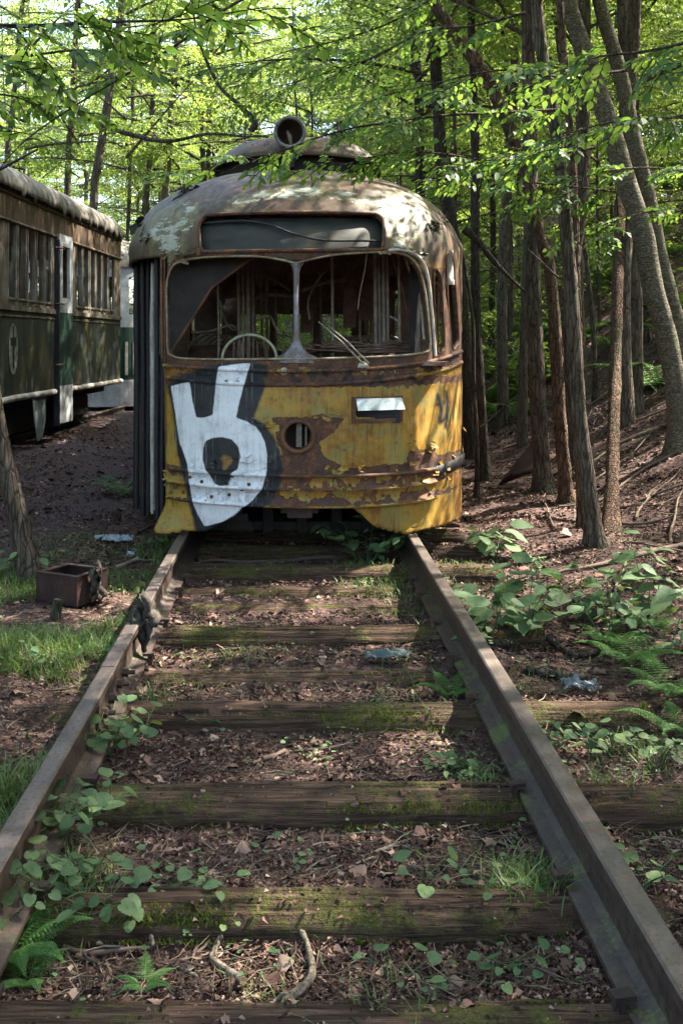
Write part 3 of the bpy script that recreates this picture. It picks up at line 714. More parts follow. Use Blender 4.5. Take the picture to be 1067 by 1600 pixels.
overhang([(1100, 60, 5.0), (1010, 80, 4.9), (930, 90, 4.9), (850, 120, 4.8)], 'large-leaved branch in the top right corner', OB, .010, 1.1, .18, 11, scl=.45)
overhang([(1110, 170, 5.4), (1040, 185, 5.3), (960, 190, 5.2), (900, 205, 5.2), (850, 225, 5.2)], 'leafy branch from the right edge over the leaning pair', OB, .008, 1.0, .20, 12, scl=.42)
overhang([(960, 300, 6.9), (880, 290, 6.7), (810, 285, 6.6), (750, 290, 6.5), (710, 290, 6.4)], 'low bright leafy twig just right of the yellow roof corner', OB, .007, .9, .22, 13, scl=.38)
overhang([(700, -20, 7.0), (620, 30, 6.9), (540, 60, 6.8), (450, 80, 6.7), (380, 105, 6.7)], 'leafy branch hanging across the top centre', OB, .010, .9, .20, 14, scl=.52)
overhang([(640, 60, 7.6), (560, 100, 7.5), (490, 120, 7.4), (420, 140, 7.3)], 'leafy branch above the roof lamp', OB, .010, .9, .20, 15, scl=.50)
overhang([(1090, 330, 8.0), (1020, 330, 7.8), (960, 345, 7.6), (900, 370, 7.5)], 'leafy branch low at the right edge before the leaning pair', OB, .008, .9, .26, 16, scl=.42)
overhang([(820, 20, 6.6), (740, 40, 6.5), (660, 50, 6.4), (590, 90, 6.4)], 'leafy branch near the top right of centre', OB, .010, .95, .2, 17, scl=.5)
overhang([(1090, 270, 7.0), (1000, 262, 6.8), (920, 275, 6.6), (850, 320, 6.5)], 'thin leafy branch crossing the leaning pair at mid height', OB, .008, .95, .24, 18, scl=.42)
# ------------------------------------------------------------------ the yellow tram
NP_ = 2.3; W0 = 1.27; DT = 1.6; YF = 6.45; ZT = 2.57; ZE = 1.80
_th = np.linspace(0, math.pi / 2, 4000)
_ux = np.sin(_th) ** (2 / NP_); _uy = 1 - np.cos(_th) ** (2 / NP_)
_al = np.concatenate(([0], np.cumsum(np.hypot(np.diff(_ux * W0), np.diff(_uy * DT))))); SMAX = float(_al[-1])
def wfun(z):
    t = np.clip((z - ZE) / (ZT - ZE), 0, 1); return W0 * (1 - t ** 2.4) ** (1 / 2.4)
def ofun(z):
    base = .07 * sstep(1.15, 1.75, z) + .03 * sstep(.35, 0, z)
    t = np.clip((z - 1.7) / (ZT - 1.7), 0, 1); return np.minimum(base + 1.53 * (1 - np.sqrt(1 - t * t)), DT)
def shell(s, z, off=0.0):
    s = np.asarray(s, float); z = np.asarray(z, float); s, z = np.broadcast_arrays(s, z)
    a = np.minimum(np.abs(s), SMAX); ux = np.interp(a, _al, _ux); uy = np.interp(a, _al, _uy)
    w = wfun(z); o = ofun(z)
    X = np.sign(s) * w * ux; Y = YF + o + (DT - o) * uy + np.maximum(np.abs(s) - SMAX, 0)
    p = np.stack((X, Y, z), -1)
    if np.any(off):
        e = 1e-3
        ds = shell(s + e, z) - shell(s - e, z); zz = np.clip(z, .01, ZT - .02); dz = shell(s, zz + e) - shell(s, zz - e)
        nn = np.cross(ds, dz); nn /= np.linalg.norm(nn, axis=-1, keepdims=True) + 1e-12
        p = p + nn * np.asarray(off)[..., None]
    return p
def pix2sz(pp):
    out = []
    for x, y in pp:
        Y = 6.7
        for _ in range(60):
            X = (x - CX) / FPX * Y; z = float(np.clip(EYE + (CY - y) / FPX * Y, -.2, ZT - .001)); w = float(wfun(z)); o = float(ofun(z))
            ux = min(abs(X) / w, .99995); uy = 1 - (1 - ux ** NP_) ** (1 / NP_)
            Y = .6 * Y + .4 * (YF + o + (DT - o) * uy)
        out.append((math.copysign(float(np.interp(ux, _ux, _al)), X), z))
    return np.array(out)
def topx(p):
    return np.stack((CX + FPX * p[..., 0] / p[..., 1], CY - FPX * (p[..., 2] - EYE) / p[..., 1]), -1)

zl = lambda pts, ox=200, oy=540, k=.506: [(ox + k * a, oy + k * b) for a, b in pts]
WIND = [(263, 545), (262, 500), (261, 455), (264, 432), (272, 415), (290, 407), (330, 402), (400, 401), (438, 406), (462, 411), (484, 406), (520, 399), (570, 395), (615, 395), (640, 403), (655, 424), (664, 460), (669, 505), (671, 540), (662, 551), (600, 557), (480, 561), (440, 561), (300, 561), (270, 556)]
SIGN = [(313, 350), (322, 339), (345, 336), (560, 334), (585, 335), (597, 345), (599, 365), (597, 384), (585, 391), (450, 392), (330, 394), (316, 390), (313, 372)]
SIDEW1 = [(678, 424), (684, 424), (689, 440), (692, 490), (694, 540), (690, 549), (683, 549), (680, 520), (678, 470)]
SIDEW2 = [(697, 400), (703, 398), (708, 410), (712, 470), (716, 530), (712, 541), (706, 543), (701, 500), (698, 450)]
HEAD = [(466 + 22 * math.cos(a), 682 + 22 * math.sin(a)) for a in np.linspace(0, 2 * math.pi, 20, endpoint=False)]
VENT = [(556, 641), (620, 641), (620, 652), (556, 652)]
LOWCUT = zl([(352, 500), (380, 488), (480, 492), (560, 497), (690, 500), (730, 530), (762, 560), (800, 572), (850, 582), (890, 580), (940, 568), (990, 548), (1037, 515)]) + [(760, 800)]
WHITE = zl([(133, 125), (190, 112), (200, 170), (212, 222), (240, 222), (262, 213), (270, 140), (278, 66), (330, 57), (378, 55), (362, 110), (345, 170), (334, 222), (368, 235), (392, 250), (412, 272), (424, 300), (430, 340), (430, 380), (424, 415), (412, 445), (392, 470), (370, 490), (335, 520), (290, 545), (236, 558), (215, 520), (200, 485), (190, 430), (183, 365), (172, 330), (160, 300), (148, 220)])
BLACK = zl([(122, 120), (190, 85), (265, 62), (300, 52), (432, 60), (418, 140), (385, 225), (420, 245), (448, 280), (468, 330), (476, 380), (472, 430), (445, 480), (360, 530), (300, 572), (215, 580), (203, 530), (190, 490), (176, 420), (165, 370), (152, 320), (142, 220)])
HOLE_B = zl([(232, 320), (240, 295), (262, 285), (290, 283), (320, 290), (342, 315), (348, 345), (338, 380), (310, 400), (330, 402), (332, 415), (310, 430), (285, 433), (262, 422), (255, 400), (240, 385), (232, 350)])
HOLE_Y = zl([(285, 345), (300, 338), (322, 345), (322, 362), (308, 375), (300, 392), (292, 385), (292, 365)])

def shell_mesh(s_arr, z_arr, holes, deletes=(), name='', disp=None):
    """grid of the shell with openings cut clean along their outlines (in s,z)"""
    Sg, Zg = np.meshgrid(s_arr, z_arr, indexing='ij'); sz = np.stack((Sg, Zg), -1).reshape(-1, 2)
    n_, m_ = Sg.shape; idx = np.arange(n_ * m_).reshape(n_, m_)
    F = np.stack((idx[:-1, :-1], idx[1:, :-1], idx[1:, 1:], idx[:-1, 1:]), -1).reshape(-1, 4)
    d = np.full(len(sz), 1e9)
    for h in holes: d = np.minimum(d, sdf_poly(sz, h))
    keep = (d[F] > 0).sum(1) >= 3
    F = F[keep]
    # pull vertices that lie inside (or hug the outline) onto the outline
    e = 2e-4
    near = (d < .006) & (d > -.03)
    gq = np.zeros((near.sum(), 2)); q = sz[near]
    for k in range(2):
        v = np.zeros(2); v[k] = e
        a = np.full(len(q), 1e9); b = a.copy()
        for h in holes: a = np.minimum(a, sdf_poly(q + v, h)); b = np.minimum(b, sdf_poly(q - v, h))
        gq[:, k] = (a - b) / (2 * e)
    sz[near] = q - gq * d[near][:, None]
    used = np.zeros(len(sz), bool); used[F] = True
    remap = np.cumsum(used) - 1
    return sz[used], remap[F]

TL = (0.0, 9.0, 0.0)
tram = thing('yellow_tram', TL, 'rusty yellow tram with white graffiti standing on the near track', 'tram')
hole_sz = [pix2sz(h) for h in (WIND, SIGN, SIDEW1, SIDEW2, HEAD, VENT)]
low_sz = pix2sz([(x, y) for x, y in LOWCUT[:13]])
lowc = np.vstack((low_sz, [(SMAX + .25, .05), (SMAX + .3, -.4), (-SMAX - .3, -.4), (-SMAX - .3, .012)], pix2sz(zl([(118, 570), (150, 577), (195, 570), (235, 577), (300, 545), (330, 530)]))))
sL = float(pix2sz([(258, 600)])[0][0])
DOOR = np.array([(sL, -.4), (sL, 1.82), (-SMAX - .30, 1.82), (-SMAX - .30, -.4)])
hole_sz += [lowc, DOOR]
s_arr = np.arange(-SMAX - .28, SMAX + .281, .0145)
z_lo = np.arange(-.02, 1.70, .0145); ph = np.linspace(0, math.pi / 2 - .004, 72); z_hi = 1.70 + (ZT - 1.70) * np.sin(ph)
z_arr = np.concatenate((z_lo, z_hi))
sz, F = shell_mesh(s_arr, z_arr, hole_sz)
dent = .016 * (fbm(sz[:, 0] * 2.2, sz[:, 1] * 2.2, 77, 4) - .5) * 2 + .004 * (fbm(sz[:, 0] * 14, sz[:, 1] * 14, 78, 3) - .5)
# torn roof skin at the eaves sags outwards, the lower left flap is bent out
eave = np.exp(-((sz[:, 1] - 1.93) / .07) ** 2) * sstep(1.0, 1.6, np.abs(sz[:, 0]))
dent = dent + .035 * eave * (fbm(sz[:, 0] * 9, sz[:, 1] * 5, 4) - .2)
flap = sstep(.22, 0, sz[:, 1]) * sstep(sL + .32, sL, sz[:, 0])
dent = dent + .10 * flap
PT = shell(sz[:, 0], sz[:, 1], dent)
roof_arr = MB(); body = MB(); body.add(PT, F)

def strokes(q):
    d = np.full(len(q), 1e9)
    for st, wd in SCR:
        for a, b in zip(st[:-1], st[1:]):
            a = np.array(a); b = np.array(b); e = b - a; w = q - a; t = np.clip((w @ e) / (e @ e), 0, 1); d = np.minimum(d, np.linalg.norm(w - t[:, None] * e, axis=1) - wd)
    return d
_arc = lambda cx, cy, rx, ry, a0, a1: [(cx + rx * math.cos(math.radians(a)), cy + ry * math.sin(math.radians(a))) for a in np.linspace(a0, a1, 9)]
SCR = [(_arc(465, 587, 9, 8, -60, -300), 1.6), ([(480, 578), (489, 597), (496, 576)], 1.7), (_arc(515, 582, 9, 6, -10, -200) + _arc(516, 593, 10, 6, -90, 120), 1.7), ([(536, 596), (548, 578), (552, 598)], 1.5), ([(578, 600), (590, 590), (606, 604)], 2.2),
       ([(684, 618), (690, 640), (686, 660), (695, 655)], 2.5), ([(697, 612), (699, 640), (696, 668)], 2.0), ([(683, 632), (700, 628)], 1.8), ([(640, 588), (655, 600), (668, 590)], 1.5)]
def paint_attrs(V):
    q = topx(V); nz = (fbm(V[:, 0] * 6, V[:, 2] * 6, 5) - .5) * 2
    front = (V[:, 1] < 8.0)
    big = np.where(front, 0, 200.)
    w = sdf_poly(q, WHITE); w = np.maximum(w, -sdf_poly(q, HOLE_B)) + big
    b = np.minimum(sdf_poly(q, BLACK), sdf_poly(q, HOLE_B)); b = np.minimum(b, strokes(q)); b = np.maximum(b, -sdf_poly(q, HOLE_Y)) + big
    z = V[:, 2]
    # bias towards bare rust, in units of noise threshold
    r = np.full(len(V), -.155)
    def area(poly, amt, soft=9.):
        nonlocal r
        d = sdf_poly(q, poly) + big; r = r + amt * sstep(soft, -soft, d)
    area(zl([(470, 345), (600, 345), (690, 385), (740, 378), (800, 368), (850, 372), (870, 330), (945, 318), (945, 392), (470, 402)]), .34, 8)
    area(zl([(450, 225), (600, 215), (672, 222), (640, 268), (590, 300), (600, 350), (500, 350), (460, 300)]), .30, 7)
    area(zl([(110, 50), (1030, 10), (1035, 60), (800, 118), (520, 124), (130, 108)]), .17, 6)
    area(zl([(945, 340), (1035, 320), (1040, 350), (945, 400)]), .25, 6)
    r = r + .30 * sstep(1.08, 1.16, z) * sstep(1.86, 1.7, z)                  # window band
    r = r + .22 * np.exp(-((z - 1.0) / .035) ** 2) + .20 * np.exp(-((z - .43) / .03) ** 2) + .13 * np.exp(-((z - .335) / .018) ** 2) + .16 * np.exp(-((z - .235) / .02) ** 2) + .05 * sstep(.45, .40, z) * sstep(.2, .25, z) + .12 * sstep(.05, .0, z)
    area([(300, 386), (430, 392), (610, 388), (640, 398), (560, 402), (466, 416), (400, 406), (272, 408), (285, 392)], .25, 5)
    roof = sstep(1.74, 1.80, z + .05 * nz)
    pale = np.full(len(V), -.25)
    def parea(poly, amt, soft=10.):
        nonlocal pale
        pale = pale + amt * sstep(soft, -soft, sdf_poly(q, poly) + big)
    parea([(352, 318), (370, 300), (430, 288), (520, 292), (600, 308), (622, 325), (600, 330), (520, 314), (420, 314), (366, 328)], .30, 10)
    parea([(215, 372), (240, 330), (290, 300), (318, 318), (290, 400), (256, 400)], .24, 16)
    parea([(602, 300), (660, 290), (690, 340), (676, 372), (668, 440), (640, 400), (606, 392)], .24, 16)
    parea(zl([(770, 55), (860, 55), (860, 88), (775, 90)]), .5, 5)
    side = sstep(.9, 1.25, np.abs(V[:, 0]))
    return dict(a_w=w, a_b=b, a_r=r, a_roof=roof, a_p=pale, a_side=side * (V[:, 0] > 0))

n = NT('peeling_tram_paint', .62, .35); o = n.obj()
aw, ab, ar, af, ap = (n.attr(k) for k in ('a_w', 'a_b', 'a_r', 'a_roof', 'a_p'))
n1 = n.noise(2.6, 7, None, .65); n2 = n.noise(13, 8, None, .68); n3 = n.noise(70, 5); stv = n.noise(1.0, 6, n.scale(o, (26, 26, 1.3)), .6)
stv2 = n.noise(1.0, 5, n.scale(o, (60, 60, 3.0)), .6)
yel = n.ramp(n.math('ADD', n.math('MULTIPLY', n1, .45), n.math('ADD', n.math('MULTIPLY', n2, .35), n.math('MULTIPLY', stv, .2))), [(.36, (.11, .048, .014)), (.44, (.23, .115, .022)), (.52, (.35, .20, .032)), (.60, (.36, .245, .05)), (.70, (.24, .19, .07))])
yel = n.mix(n.ramp(n.noise(5.5, 6, None, .7), [(.52, 0.), (.56, .7)]), yel, (.23, .20, .062))
yel = n.mix(n.math('MULTIPLY', n.ramp(stv2, [(.52, 0.), (.64, .7)]), n.ramp(n.noise(2.2, 4), [(.48, 0.), (.60, 1.)])), yel, (.14, .050, .017))
yel = n.mix(n.math('MULTIPLY', n.attr('a_side'), n.ramp(n.noise(1.0, 4, n.scale(o, (34, 34, 1.2))), [(.47, 0.), (.55, .85)])), yel, (.16, .055, .022))
yel = n.mix(n.ramp(n.noise(24, 6, None, .75), [(.58, 0.), (.66, .7)]), yel, (.10, .045, .02))
roofc = n.ramp(n.math('ADD', n.math('MULTIPLY', n1, .55), n.math('MULTIPLY', stv, .45)), [(.38, (.022, .014, .008)), (.46, (.052, .034, .018)), (.54, (.090, .070, .032)), (.64, (.15, .125, .058))])
roofc = n.mix(n.ramp(n.noise(4, 6), [(.48, 0.), (.58, .85)]), roofc, (.085, .045, .026))
basec = n.mix(af, yel, roofc)
# bare metal and rust
rn = n.math('ADD', n.math('MULTIPLY', n2, .6), n.math('MULTIPLY', n1, .4))
rustm = n.math('GREATER_THAN', n.math('ADD', rn, ar), .50)
rustc = n.ramp(n.math('ADD', n.math('MULTIPLY', n3, .4), n.math('MULTIPLY', n2, .6)), [(.32, (.030, .016, .012)), (.48, (.075, .036, .022)), (.58, (.16, .068, .028)), (.72, (.27, .125, .05))])
rustc = n.mix(n.ramp(n.noise(9, 4, n.scale(o, (1, 1, 1))), [(.5, 0.), (.6, .6)]), rustc, (.055, .042, .038))
palm = n.math('GREATER_THAN', n.math('ADD', n.math('MULTIPLY', n.noise(9, 8, n.scale(o, (.6, .6, 1.6)), .72), .65), n.math('ADD', n.math('MULTIPLY', n1, .35), ap)), .52)
palec = n.ramp(n3, [(.3, (.17, .17, .12)), (.6, (.36, .37, .31))])
khm = n.math('GREATER_THAN', n.math('ADD', n.math('MULTIPLY', n.noise(5, 8, n.scale(o, (.8, .8, 1.)), .7), .6), n.math('ADD', n.math('MULTIPLY', n1, .4), ap)), .44)
basec = n.mix(n.math('MULTIPLY', khm, n.math('MULTIPLY', af, .8)), basec, n.ramp(n.math('ADD', n.math('MULTIPLY', stv, .5), n.math('MULTIPLY', n2, .5)), [(.38, (.055, .034, .018)), (.5, (.12, .096, .040)), (.62, (.21, .185, .08))]))
basec = n.mix(palm, basec, palec)
c = n.mix(rustm, basec, rustc)
# graffiti on top of what is left of the paint
wob_ = n.math('MULTIPLY', n.math('SUBTRACT', n2, .5), 5.)
bm = n.lin(n.math('ADD', ab, n.math('MULTIPLY', wob_, 1.6)), 3.2, -1.2)
wm = n.lin(n.math('ADD', aw, wob_), .8, -.9)
chip = n.math('LESS_THAN', n.math('ADD', n.math('MULTIPLY', n.noise(8, 8, None, .7), .7), n.math('ADD', n.math('MULTIPLY', n1, .3), n.math('MULTIPLY', ar, .22))), .60)
blk = n.ramp(n2, [(.35, (.010, .010, .012)), (.7, (.028, .030, .028))])
wht = n.ramp(n.math('ADD', n.math('MULTIPLY', n2, .5), n.math('MULTIPLY', stv, .5)), [(.38, (.46, .46, .46)), (.48, (.66, .67, .68)), (.6, (.76, .77, .78))])
wht = n.mix(n.ramp(n3, [(.60, 0.), (.70, .6)]), wht, (.26, .22, .17))
wht = n.mix(n.math('MULTIPLY', n.ramp(stv2, [(.52, 0.), (.66, .6)]), n.ramp(n.noise(3.1, 4), [(.45, 0.), (.6, 1.)])), wht, (.27, .22, .17))
drip = n.math('MULTIPLY', n.lin(aw, 26, 4), n.ramp(n.noise(1.0, 3, n.scale(o, (70, 70, 1.5))), [(.60, 0.), (.66, .55)]))
c = n.mix(n.math('MULTIPLY', bm, n.math('MAXIMUM', chip, .0)), c, blk)
c = n.mix(n.math('MULTIPLY', drip, n.math('MULTIPLY', bm, .5)), c, (.5, .5, .5))
c = n.mix(n.math('MULTIPLY', wm, chip), c, wht)
n.col(c)
hgt = n.math('ADD', n.math('MULTIPLY', n.math('SUBTRACT', 1., n.ramp(n.math('ADD', rn, ar), [(.485, 0.), (.515, 1.)])), 1.2), n.math('ADD', n.math('MULTIPLY', n3, .25), n.math('MULTIPLY', n2, .8)))
n.rough(n.mix(rustm, n.lin(n2, .3, .7, .40, .65), .85)); n.bump(hgt, .75, .006); M['tram'] = n.m
bo = body.build('front_shell', [M['tram'], M['inner']], tram, attrs=paint_attrs(PT))
sm = bo.modifiers.new('thick', 'SOLIDIFY'); sm.thickness = .022; sm.offset = -1; sm.material_offset = 1; sm.material_offset_rim = 0

# straight sides and roof behind the front
YB = 18.2
def side_shell(sgn, zs, ys, wins, mat, name, parent):
    ss = SMAX + .28 - 0.002 + np.asarray(ys) - (YF + DT + .278)
    m = MB(); Zg = np.array(sorted(zs)); Sg = np.array(sorted(ss)); gs, gz = np.meshgrid(Sg, Zg, indexing='ij')
    V = shell(gs * sgn, gz, .003 * (fbm(gs * 3, gz * 3, 9) - .5)); nn, mm = gs.shape; idx = np.arange(nn * mm).reshape(nn, mm)
    F = np.stack((idx[:-1, :-1], idx[1:, :-1], idx[1:, 1:], idx[:-1, 1:]), -1)
    cs = (gs[:-1, :-1] + gs[1:, 1:]) / 2; cz = (gz[:-1, :-1] + gz[1:, 1:]) / 2; k = np.ones(cs.shape, bool)
    for (a, b, z0, z1) in wins:
        a = a - YF - DT + SMAX; b = b - YF - DT + SMAX; k &= ~((cs > a) & (cs < b) & (cz > z0) & (cz < z1))
    F = F[k]; m.add(V.reshape(-1, 3), F); q = V.reshape(-1, 3)
    o_ = m.build(name, [mat, M['inner']], parent, attrs=paint_attrs(q)); md = o_.modifiers.new('thick', 'SOLIDIFY'); md.thickness = .03; md.offset = -1 if sgn > 0 else 1; md.material_offset = 1
    return o_
y0 = YF + DT + .28
wins = [(y0 + .12 + i * .78, y0 + .12 + i * .78 + .60, 1.14, 1.80) for i in range(12)]
ysl = sorted(set(np.round(np.concatenate((np.arange(y0, YB, .12), [w[0] for w in wins], [w[1] for w in wins])), 4)))
zsl = sorted(set(np.round(np.concatenate((np.arange(0, 1.9, .08), [1.14, 1.80])), 4)))
zrf = 1.9 + (ZT - 1.9) * np.sin(np.linspace(0, math.pi / 2 - .01, 26))
for sg in (1, -1):
    side_shell(sg, zsl, ysl, wins, M['tram'], 'side_wall', tram)
    side_shell(sg, [z for z in zrf] if zrf[0] >= 1.84 else zrf, np.arange(y0, YB, .25), [], M['tram'], 'roof_panel', tram)
# rear bulkhead with three window openings
m = MB()
zt = lambda x: float(ZE + (ZT - ZE) * (1 - (min(abs(x), 1.269) / W0) ** 2.4) ** (1 / 2.4))
xsb = [-1.26, -1.0, -.45, -.32, .32, .45, 1.0, 1.26]
for i in range(len(xsb) - 1):
    a, b = xsb[i], xsb[i + 1]
    m.add([(a, YB, 0), (b, YB, 0), (b, YB, 1.1), (a, YB, 1.1)], [(0, 1, 2, 3)])
    if i % 2 == 0 or i == 3 and False: m.add([(a, YB, 1.1), (b, YB, 1.1), (b, YB, 1.75), (a, YB, 1.75)], [(0, 1, 2, 3)])
    m.add([(a, YB, 1.75), (b, YB, 1.75), (b, YB, zt(b)), (a, YB, zt(a))], [(0, 1, 2, 3)])
o_ = m.build('rear_wall', M['inner'], tram, smooth=False); md = o_.modifiers.new('t', 'SOLIDIFY'); md.thickness = .04
m = MB(); m.box((0, 13.0, .40), (2.44, 10.2, .06)); m.box((0, 7.6, .30), (1.7, 1.0, .05)); m.build('floor', M['inner'], tram, smooth=False)

# trims that follow outlines on the shell
def outline(poly, off, n_=6, closed=True):
    q = pix2sz(poly); q = crom(q, n_, closed); return shell(q[:, 0], q[:, 1], off)
def loop_tube(mb, pts, r, sides=6):
    q = np.vstack((pts, pts[:2])); mb.tube(q, r, sides, cap=False)
m = MB(); loop_tube(m, outline(WIND, .004), .008); wf = m.build('windshield_frame', metal('khaki_trim', (.20, .155, .09), (.07, .04, .025), (.40, .36, .25), 9, .5), tram)
m = MB()          # centre post, widening at the foot
for y, w_ in ((411, 12), (420, 6), (440, 4.5), (500, 4.5), (525, 5.5), (540, 9), (550, 17), (560, 34)): pass
rows = []
for y, w_ in ((409, 13), (416, 8), (426, 5), (470, 4.5), (515, 5.), (532, 7), (543, 11), (552, 19), (560, 36), (567, 40)):
    p = P(463, y, 6.46 + .07 * float(sstep(1.15, 1.75, EYE + (CY - y) / FPX * 6.5))); hw = w_ / FPX * 6.45
    rows.append([p + (-hw, .015, 0), p + (-hw * .6, -.012, 0), p + (0, -.02, 0), p + (hw * .6, -.012, 0), p + (hw, .015, 0), p + (0, .03, 0)])
m.grid(np.array(rows), closed=True); m.build('windshield_post', metal('bluish_worn_metal', (.15, .125, .12), (.07, .05, .045), (.30, .31, .36), 14, .5), tram)
m = MB(); loop_tube(m, outline(SIGN, .006), .013, 6); m.build('sign_frame', M['tram'], tram, attrs={'a_w': np.full(m.n, 200.), 'a_b': np.full(m.n, 200.), 'a_r': np.full(m.n, .1), 'a_roof': np.ones(m.n), 'a_p': np.full(m.n, -.2), 'a_side': np.zeros(m.n)})
q = pix2sz(SIGN); cen = q.mean(0)
m = MB(); k_ = np.linspace(1.03, 0, 8)[:, None, None]; qq = crom(q, 4, True)
gridp = cen + (qq[None] - cen) * k_; m.grid(shell(gridp[..., 0], gridp[..., 1], -.045), closed=True); m.build('sign_glass', M['signglass'], tram)
m = MB(); cb = crom([(598, 374), (560, 373), (505, 372), (460, 362), (420, 347), (380, 341), (316, 345)], 8); cz_ = pix2sz(cb); m.tube(shell(cz_[:, 0], cz_[:, 1], -.025), .0085, 6); m.build('hanging_cable', M['rubber'], tram)
for w_ in (SIDEW1, SIDEW2):
    m = MB(); loop_tube(m, outline(w_, .003), .006); m.build('side_window_frame', M['rust'], tram)

# mouldings and bumper
def zline(pix, s0=None, s1=None, n_=90):
    q = pix2sz(pix); q = q[np.argsort(q[:, 0])]; s = np.linspace(q[0, 0], q[-1, 0], n_)
    # smooth interpolation
    return s, np.interp(s, q[:, 0], q[:, 1])
def moulding(name, s, z, prof, mat, attrs=True, solid=True):
    V = np.stack([shell(s, z + dz, np.full(len(s), off)) for off, dz in prof], 1)
    m = MB(); m.grid(V, closed=solid)
    for k in (0, -1): m.add(V[k], [tuple(range(V.shape[1]))])
    allv = np.concatenate(m.V)
    return m.build(name, mat, tram, attrs=paint_attrs(allv) if attrs else None)
rnd_ = lambda h, d: [(-.01, h), (d * .7, h * .8), (d, 0), (d * .7, -h * .8), (-.01, -h)]
A_ = crom([(258, 571), (330, 576), (450, 580), (560, 577), (640, 570), (690, 560), (719, 549)], 6)
s, z = zline(A_); moulding('belt_moulding', s, z, rnd_(.014, .022), M['tram'])
A_ = crom([(262, 590), (330, 597), (450, 601), (560, 597), (640, 588), (690, 578), (720, 566)], 6)
s, z = zline(A_); moulding('belt_moulding', s, z, rnd_(.016, .018), M['tram'])
A_ = crom([(267, 731), (330, 738), (450, 743), (560, 743), (640, 738), (677, 732)], 6); s, z = zline(A_)
hh = .205
bprof = [(-.01, .012), (.030, .012), (.036, 0), (.030, -.010), (.016, -.014), (.016, -.070), (.030, -.076), (.037, -.085), (.030, -.094), (.016, -.098), (.016, -.172), (.032, -.178), (.038, -.190), (.030, -.200), (-.01, -.202)]
moulding('bumper', s, z, bprof, M['tram'])
m = MB()
for px_, py_ in [(290, 768), (333, 775), (360, 772), (300, 745), (420, 752), (480, 755), (545, 757), (596, 773), (640, 768), (600, 752), (655, 750), (668, 770), (318, 752), (390, 756), (520, 776)]:
    c_ = pix2sz([(px_, py_)])[0]; p0 = shell(c_[0], c_[1], .016); p1 = shell(c_[0], c_[1], .024); m = MB(); m.tube([p0, p1, p1 + (p1 - p0) * .3], (.011, .011, .004), 8); m.build('bumper_bolt', M['rust'], tram)
A_ = crom([(679, 737), (700, 730), (715, 721), (724, 714)], 8); s, z = zline(A_); moulding('rubber_band', s, z, [(-.005, .038), (.016, .036), (.016, -.036), (-.005, -.038)], M['rubber'], False)

# headlight bezel, hatch, wipers, mirror
def ring_on(px_, py_, r0, r1, out, mat, name, sq=1.0):
    c_ = pix2sz([(px_, py_)])[0]; a = np.linspace(0, 2 * math.pi, 28, endpoint=False)
    L_ = [(r1, 0), (r1 * .98, out), (r0 * 1.1, out * 1.3), (r0, out), (r0 * .97, -.02), (r0 * .95, -.05)]
    V = np.stack([shell(c_[0] + r * np.cos(a), c_[1] + r * np.sin(a), np.full(28, o_)) for r, o_ in L_]); m = MB(); m.grid(V, closed=True); return m, c_
m, hc = ring_on(466, 682, .086, .112, .012, None, ''); hb = m.build('headlight_bezel', M['rust'], tram)
m = MB(); hp = shell(hc[0], hc[1]); a = np.linspace(0, 2 * math.pi, 24, endpoint=False)
m.grid(np.stack([np.stack((hp[0] + r * np.cos(a), np.full(24, hp[1] + d), hp[2] + r * np.sin(a)), 1) for r, d in ((.088, .02), (.086, .12), (.06, .16), (.001, .17))]), closed=True)
m.build('headlight_cup', M['rust_dark'], tram)
m = MB(); m.box((hp[0] + .005, hp[1] + .09, hp[2]), (.035, .03, .15)); m.box((hp[0] + .05, hp[1] + .10, hp[2] - .01), (.012, .012, .13)); m.build('lamp_bracket', M['pole'], tram, smooth=False)
vc_ = pix2sz([(549, 620), (627, 620), (627, 658), (549, 658)]); sL_, sR_, zt_, zb_ = vc_[0, 0], vc_[1, 0], vc_[0, 1], vc_[2, 1]
def slab(name, s0, s1, z0, z1, o0, o1, th, mat, nseg=8):
    s = np.linspace(s0, s1, nseg); V = np.stack((shell(s, z1 + 0 * s, o1 + 0 * s), shell(s, z0 + 0 * s, o0 + 0 * s), shell(s, z0 + 0 * s, o0 - th + 0 * s), shell(s, z1 + 0 * s, o1 - th + 0 * s)), 1)
    m = MB(); m.grid(V, closed=True)
    for k in (0, -1): m.add(V[k], [(0, 1, 2, 3)])
    return m.build(name, mat, tram, smooth=False)
for nm, a0, a1, b0, b1 in (('top', sL_, sR_, zt_ - .018, zt_), ('bot', sL_, sR_, zb_, zb_ + .022), ('l', sL_, sL_ + .024, zb_ + .0225, zt_ - .0185), ('r', sR_ - .024, sR_, zb_ + .0225, zt_ - .0185)):
    slab('hatch_rim', a0, a1, b0, b1, .014, .014, .016, M['tram'] if False else M['rust'])
slab('hatch_flap', sL_ + .026, sR_ - .012, zt_ - .085, zt_ - .012, .055, .018, .005, metal('pale_blue_flap', (.42, .48, .47), (.25, .22, .16), (.58, .66, .66), 10))
m = MB(); v_ = shell((sL_ + sR_) / 2, (zt_ + zb_) / 2 - .02, -.06); m.box(v_, (.34, .02, .14)); m.build('hatch_well', M['rubber'], tram, smooth=False)
for (a, b) in (((566, 569), (498, 503)), ((574, 568), (512, 508))):
    m = MB(); q = pix2sz([a]); p0 = shell(q[0, 0], q[0, 1], .02); q1 = pix2sz([(570, 552)]); p2 = P(b[0], b[1], 6.50); mid = (p0 + p2) / 2 + (0, -.03, .01)
    m.tube([p0, mid, p2], (.007, .0055, .004), 5); m.build('wiper', M['pole'], tram)
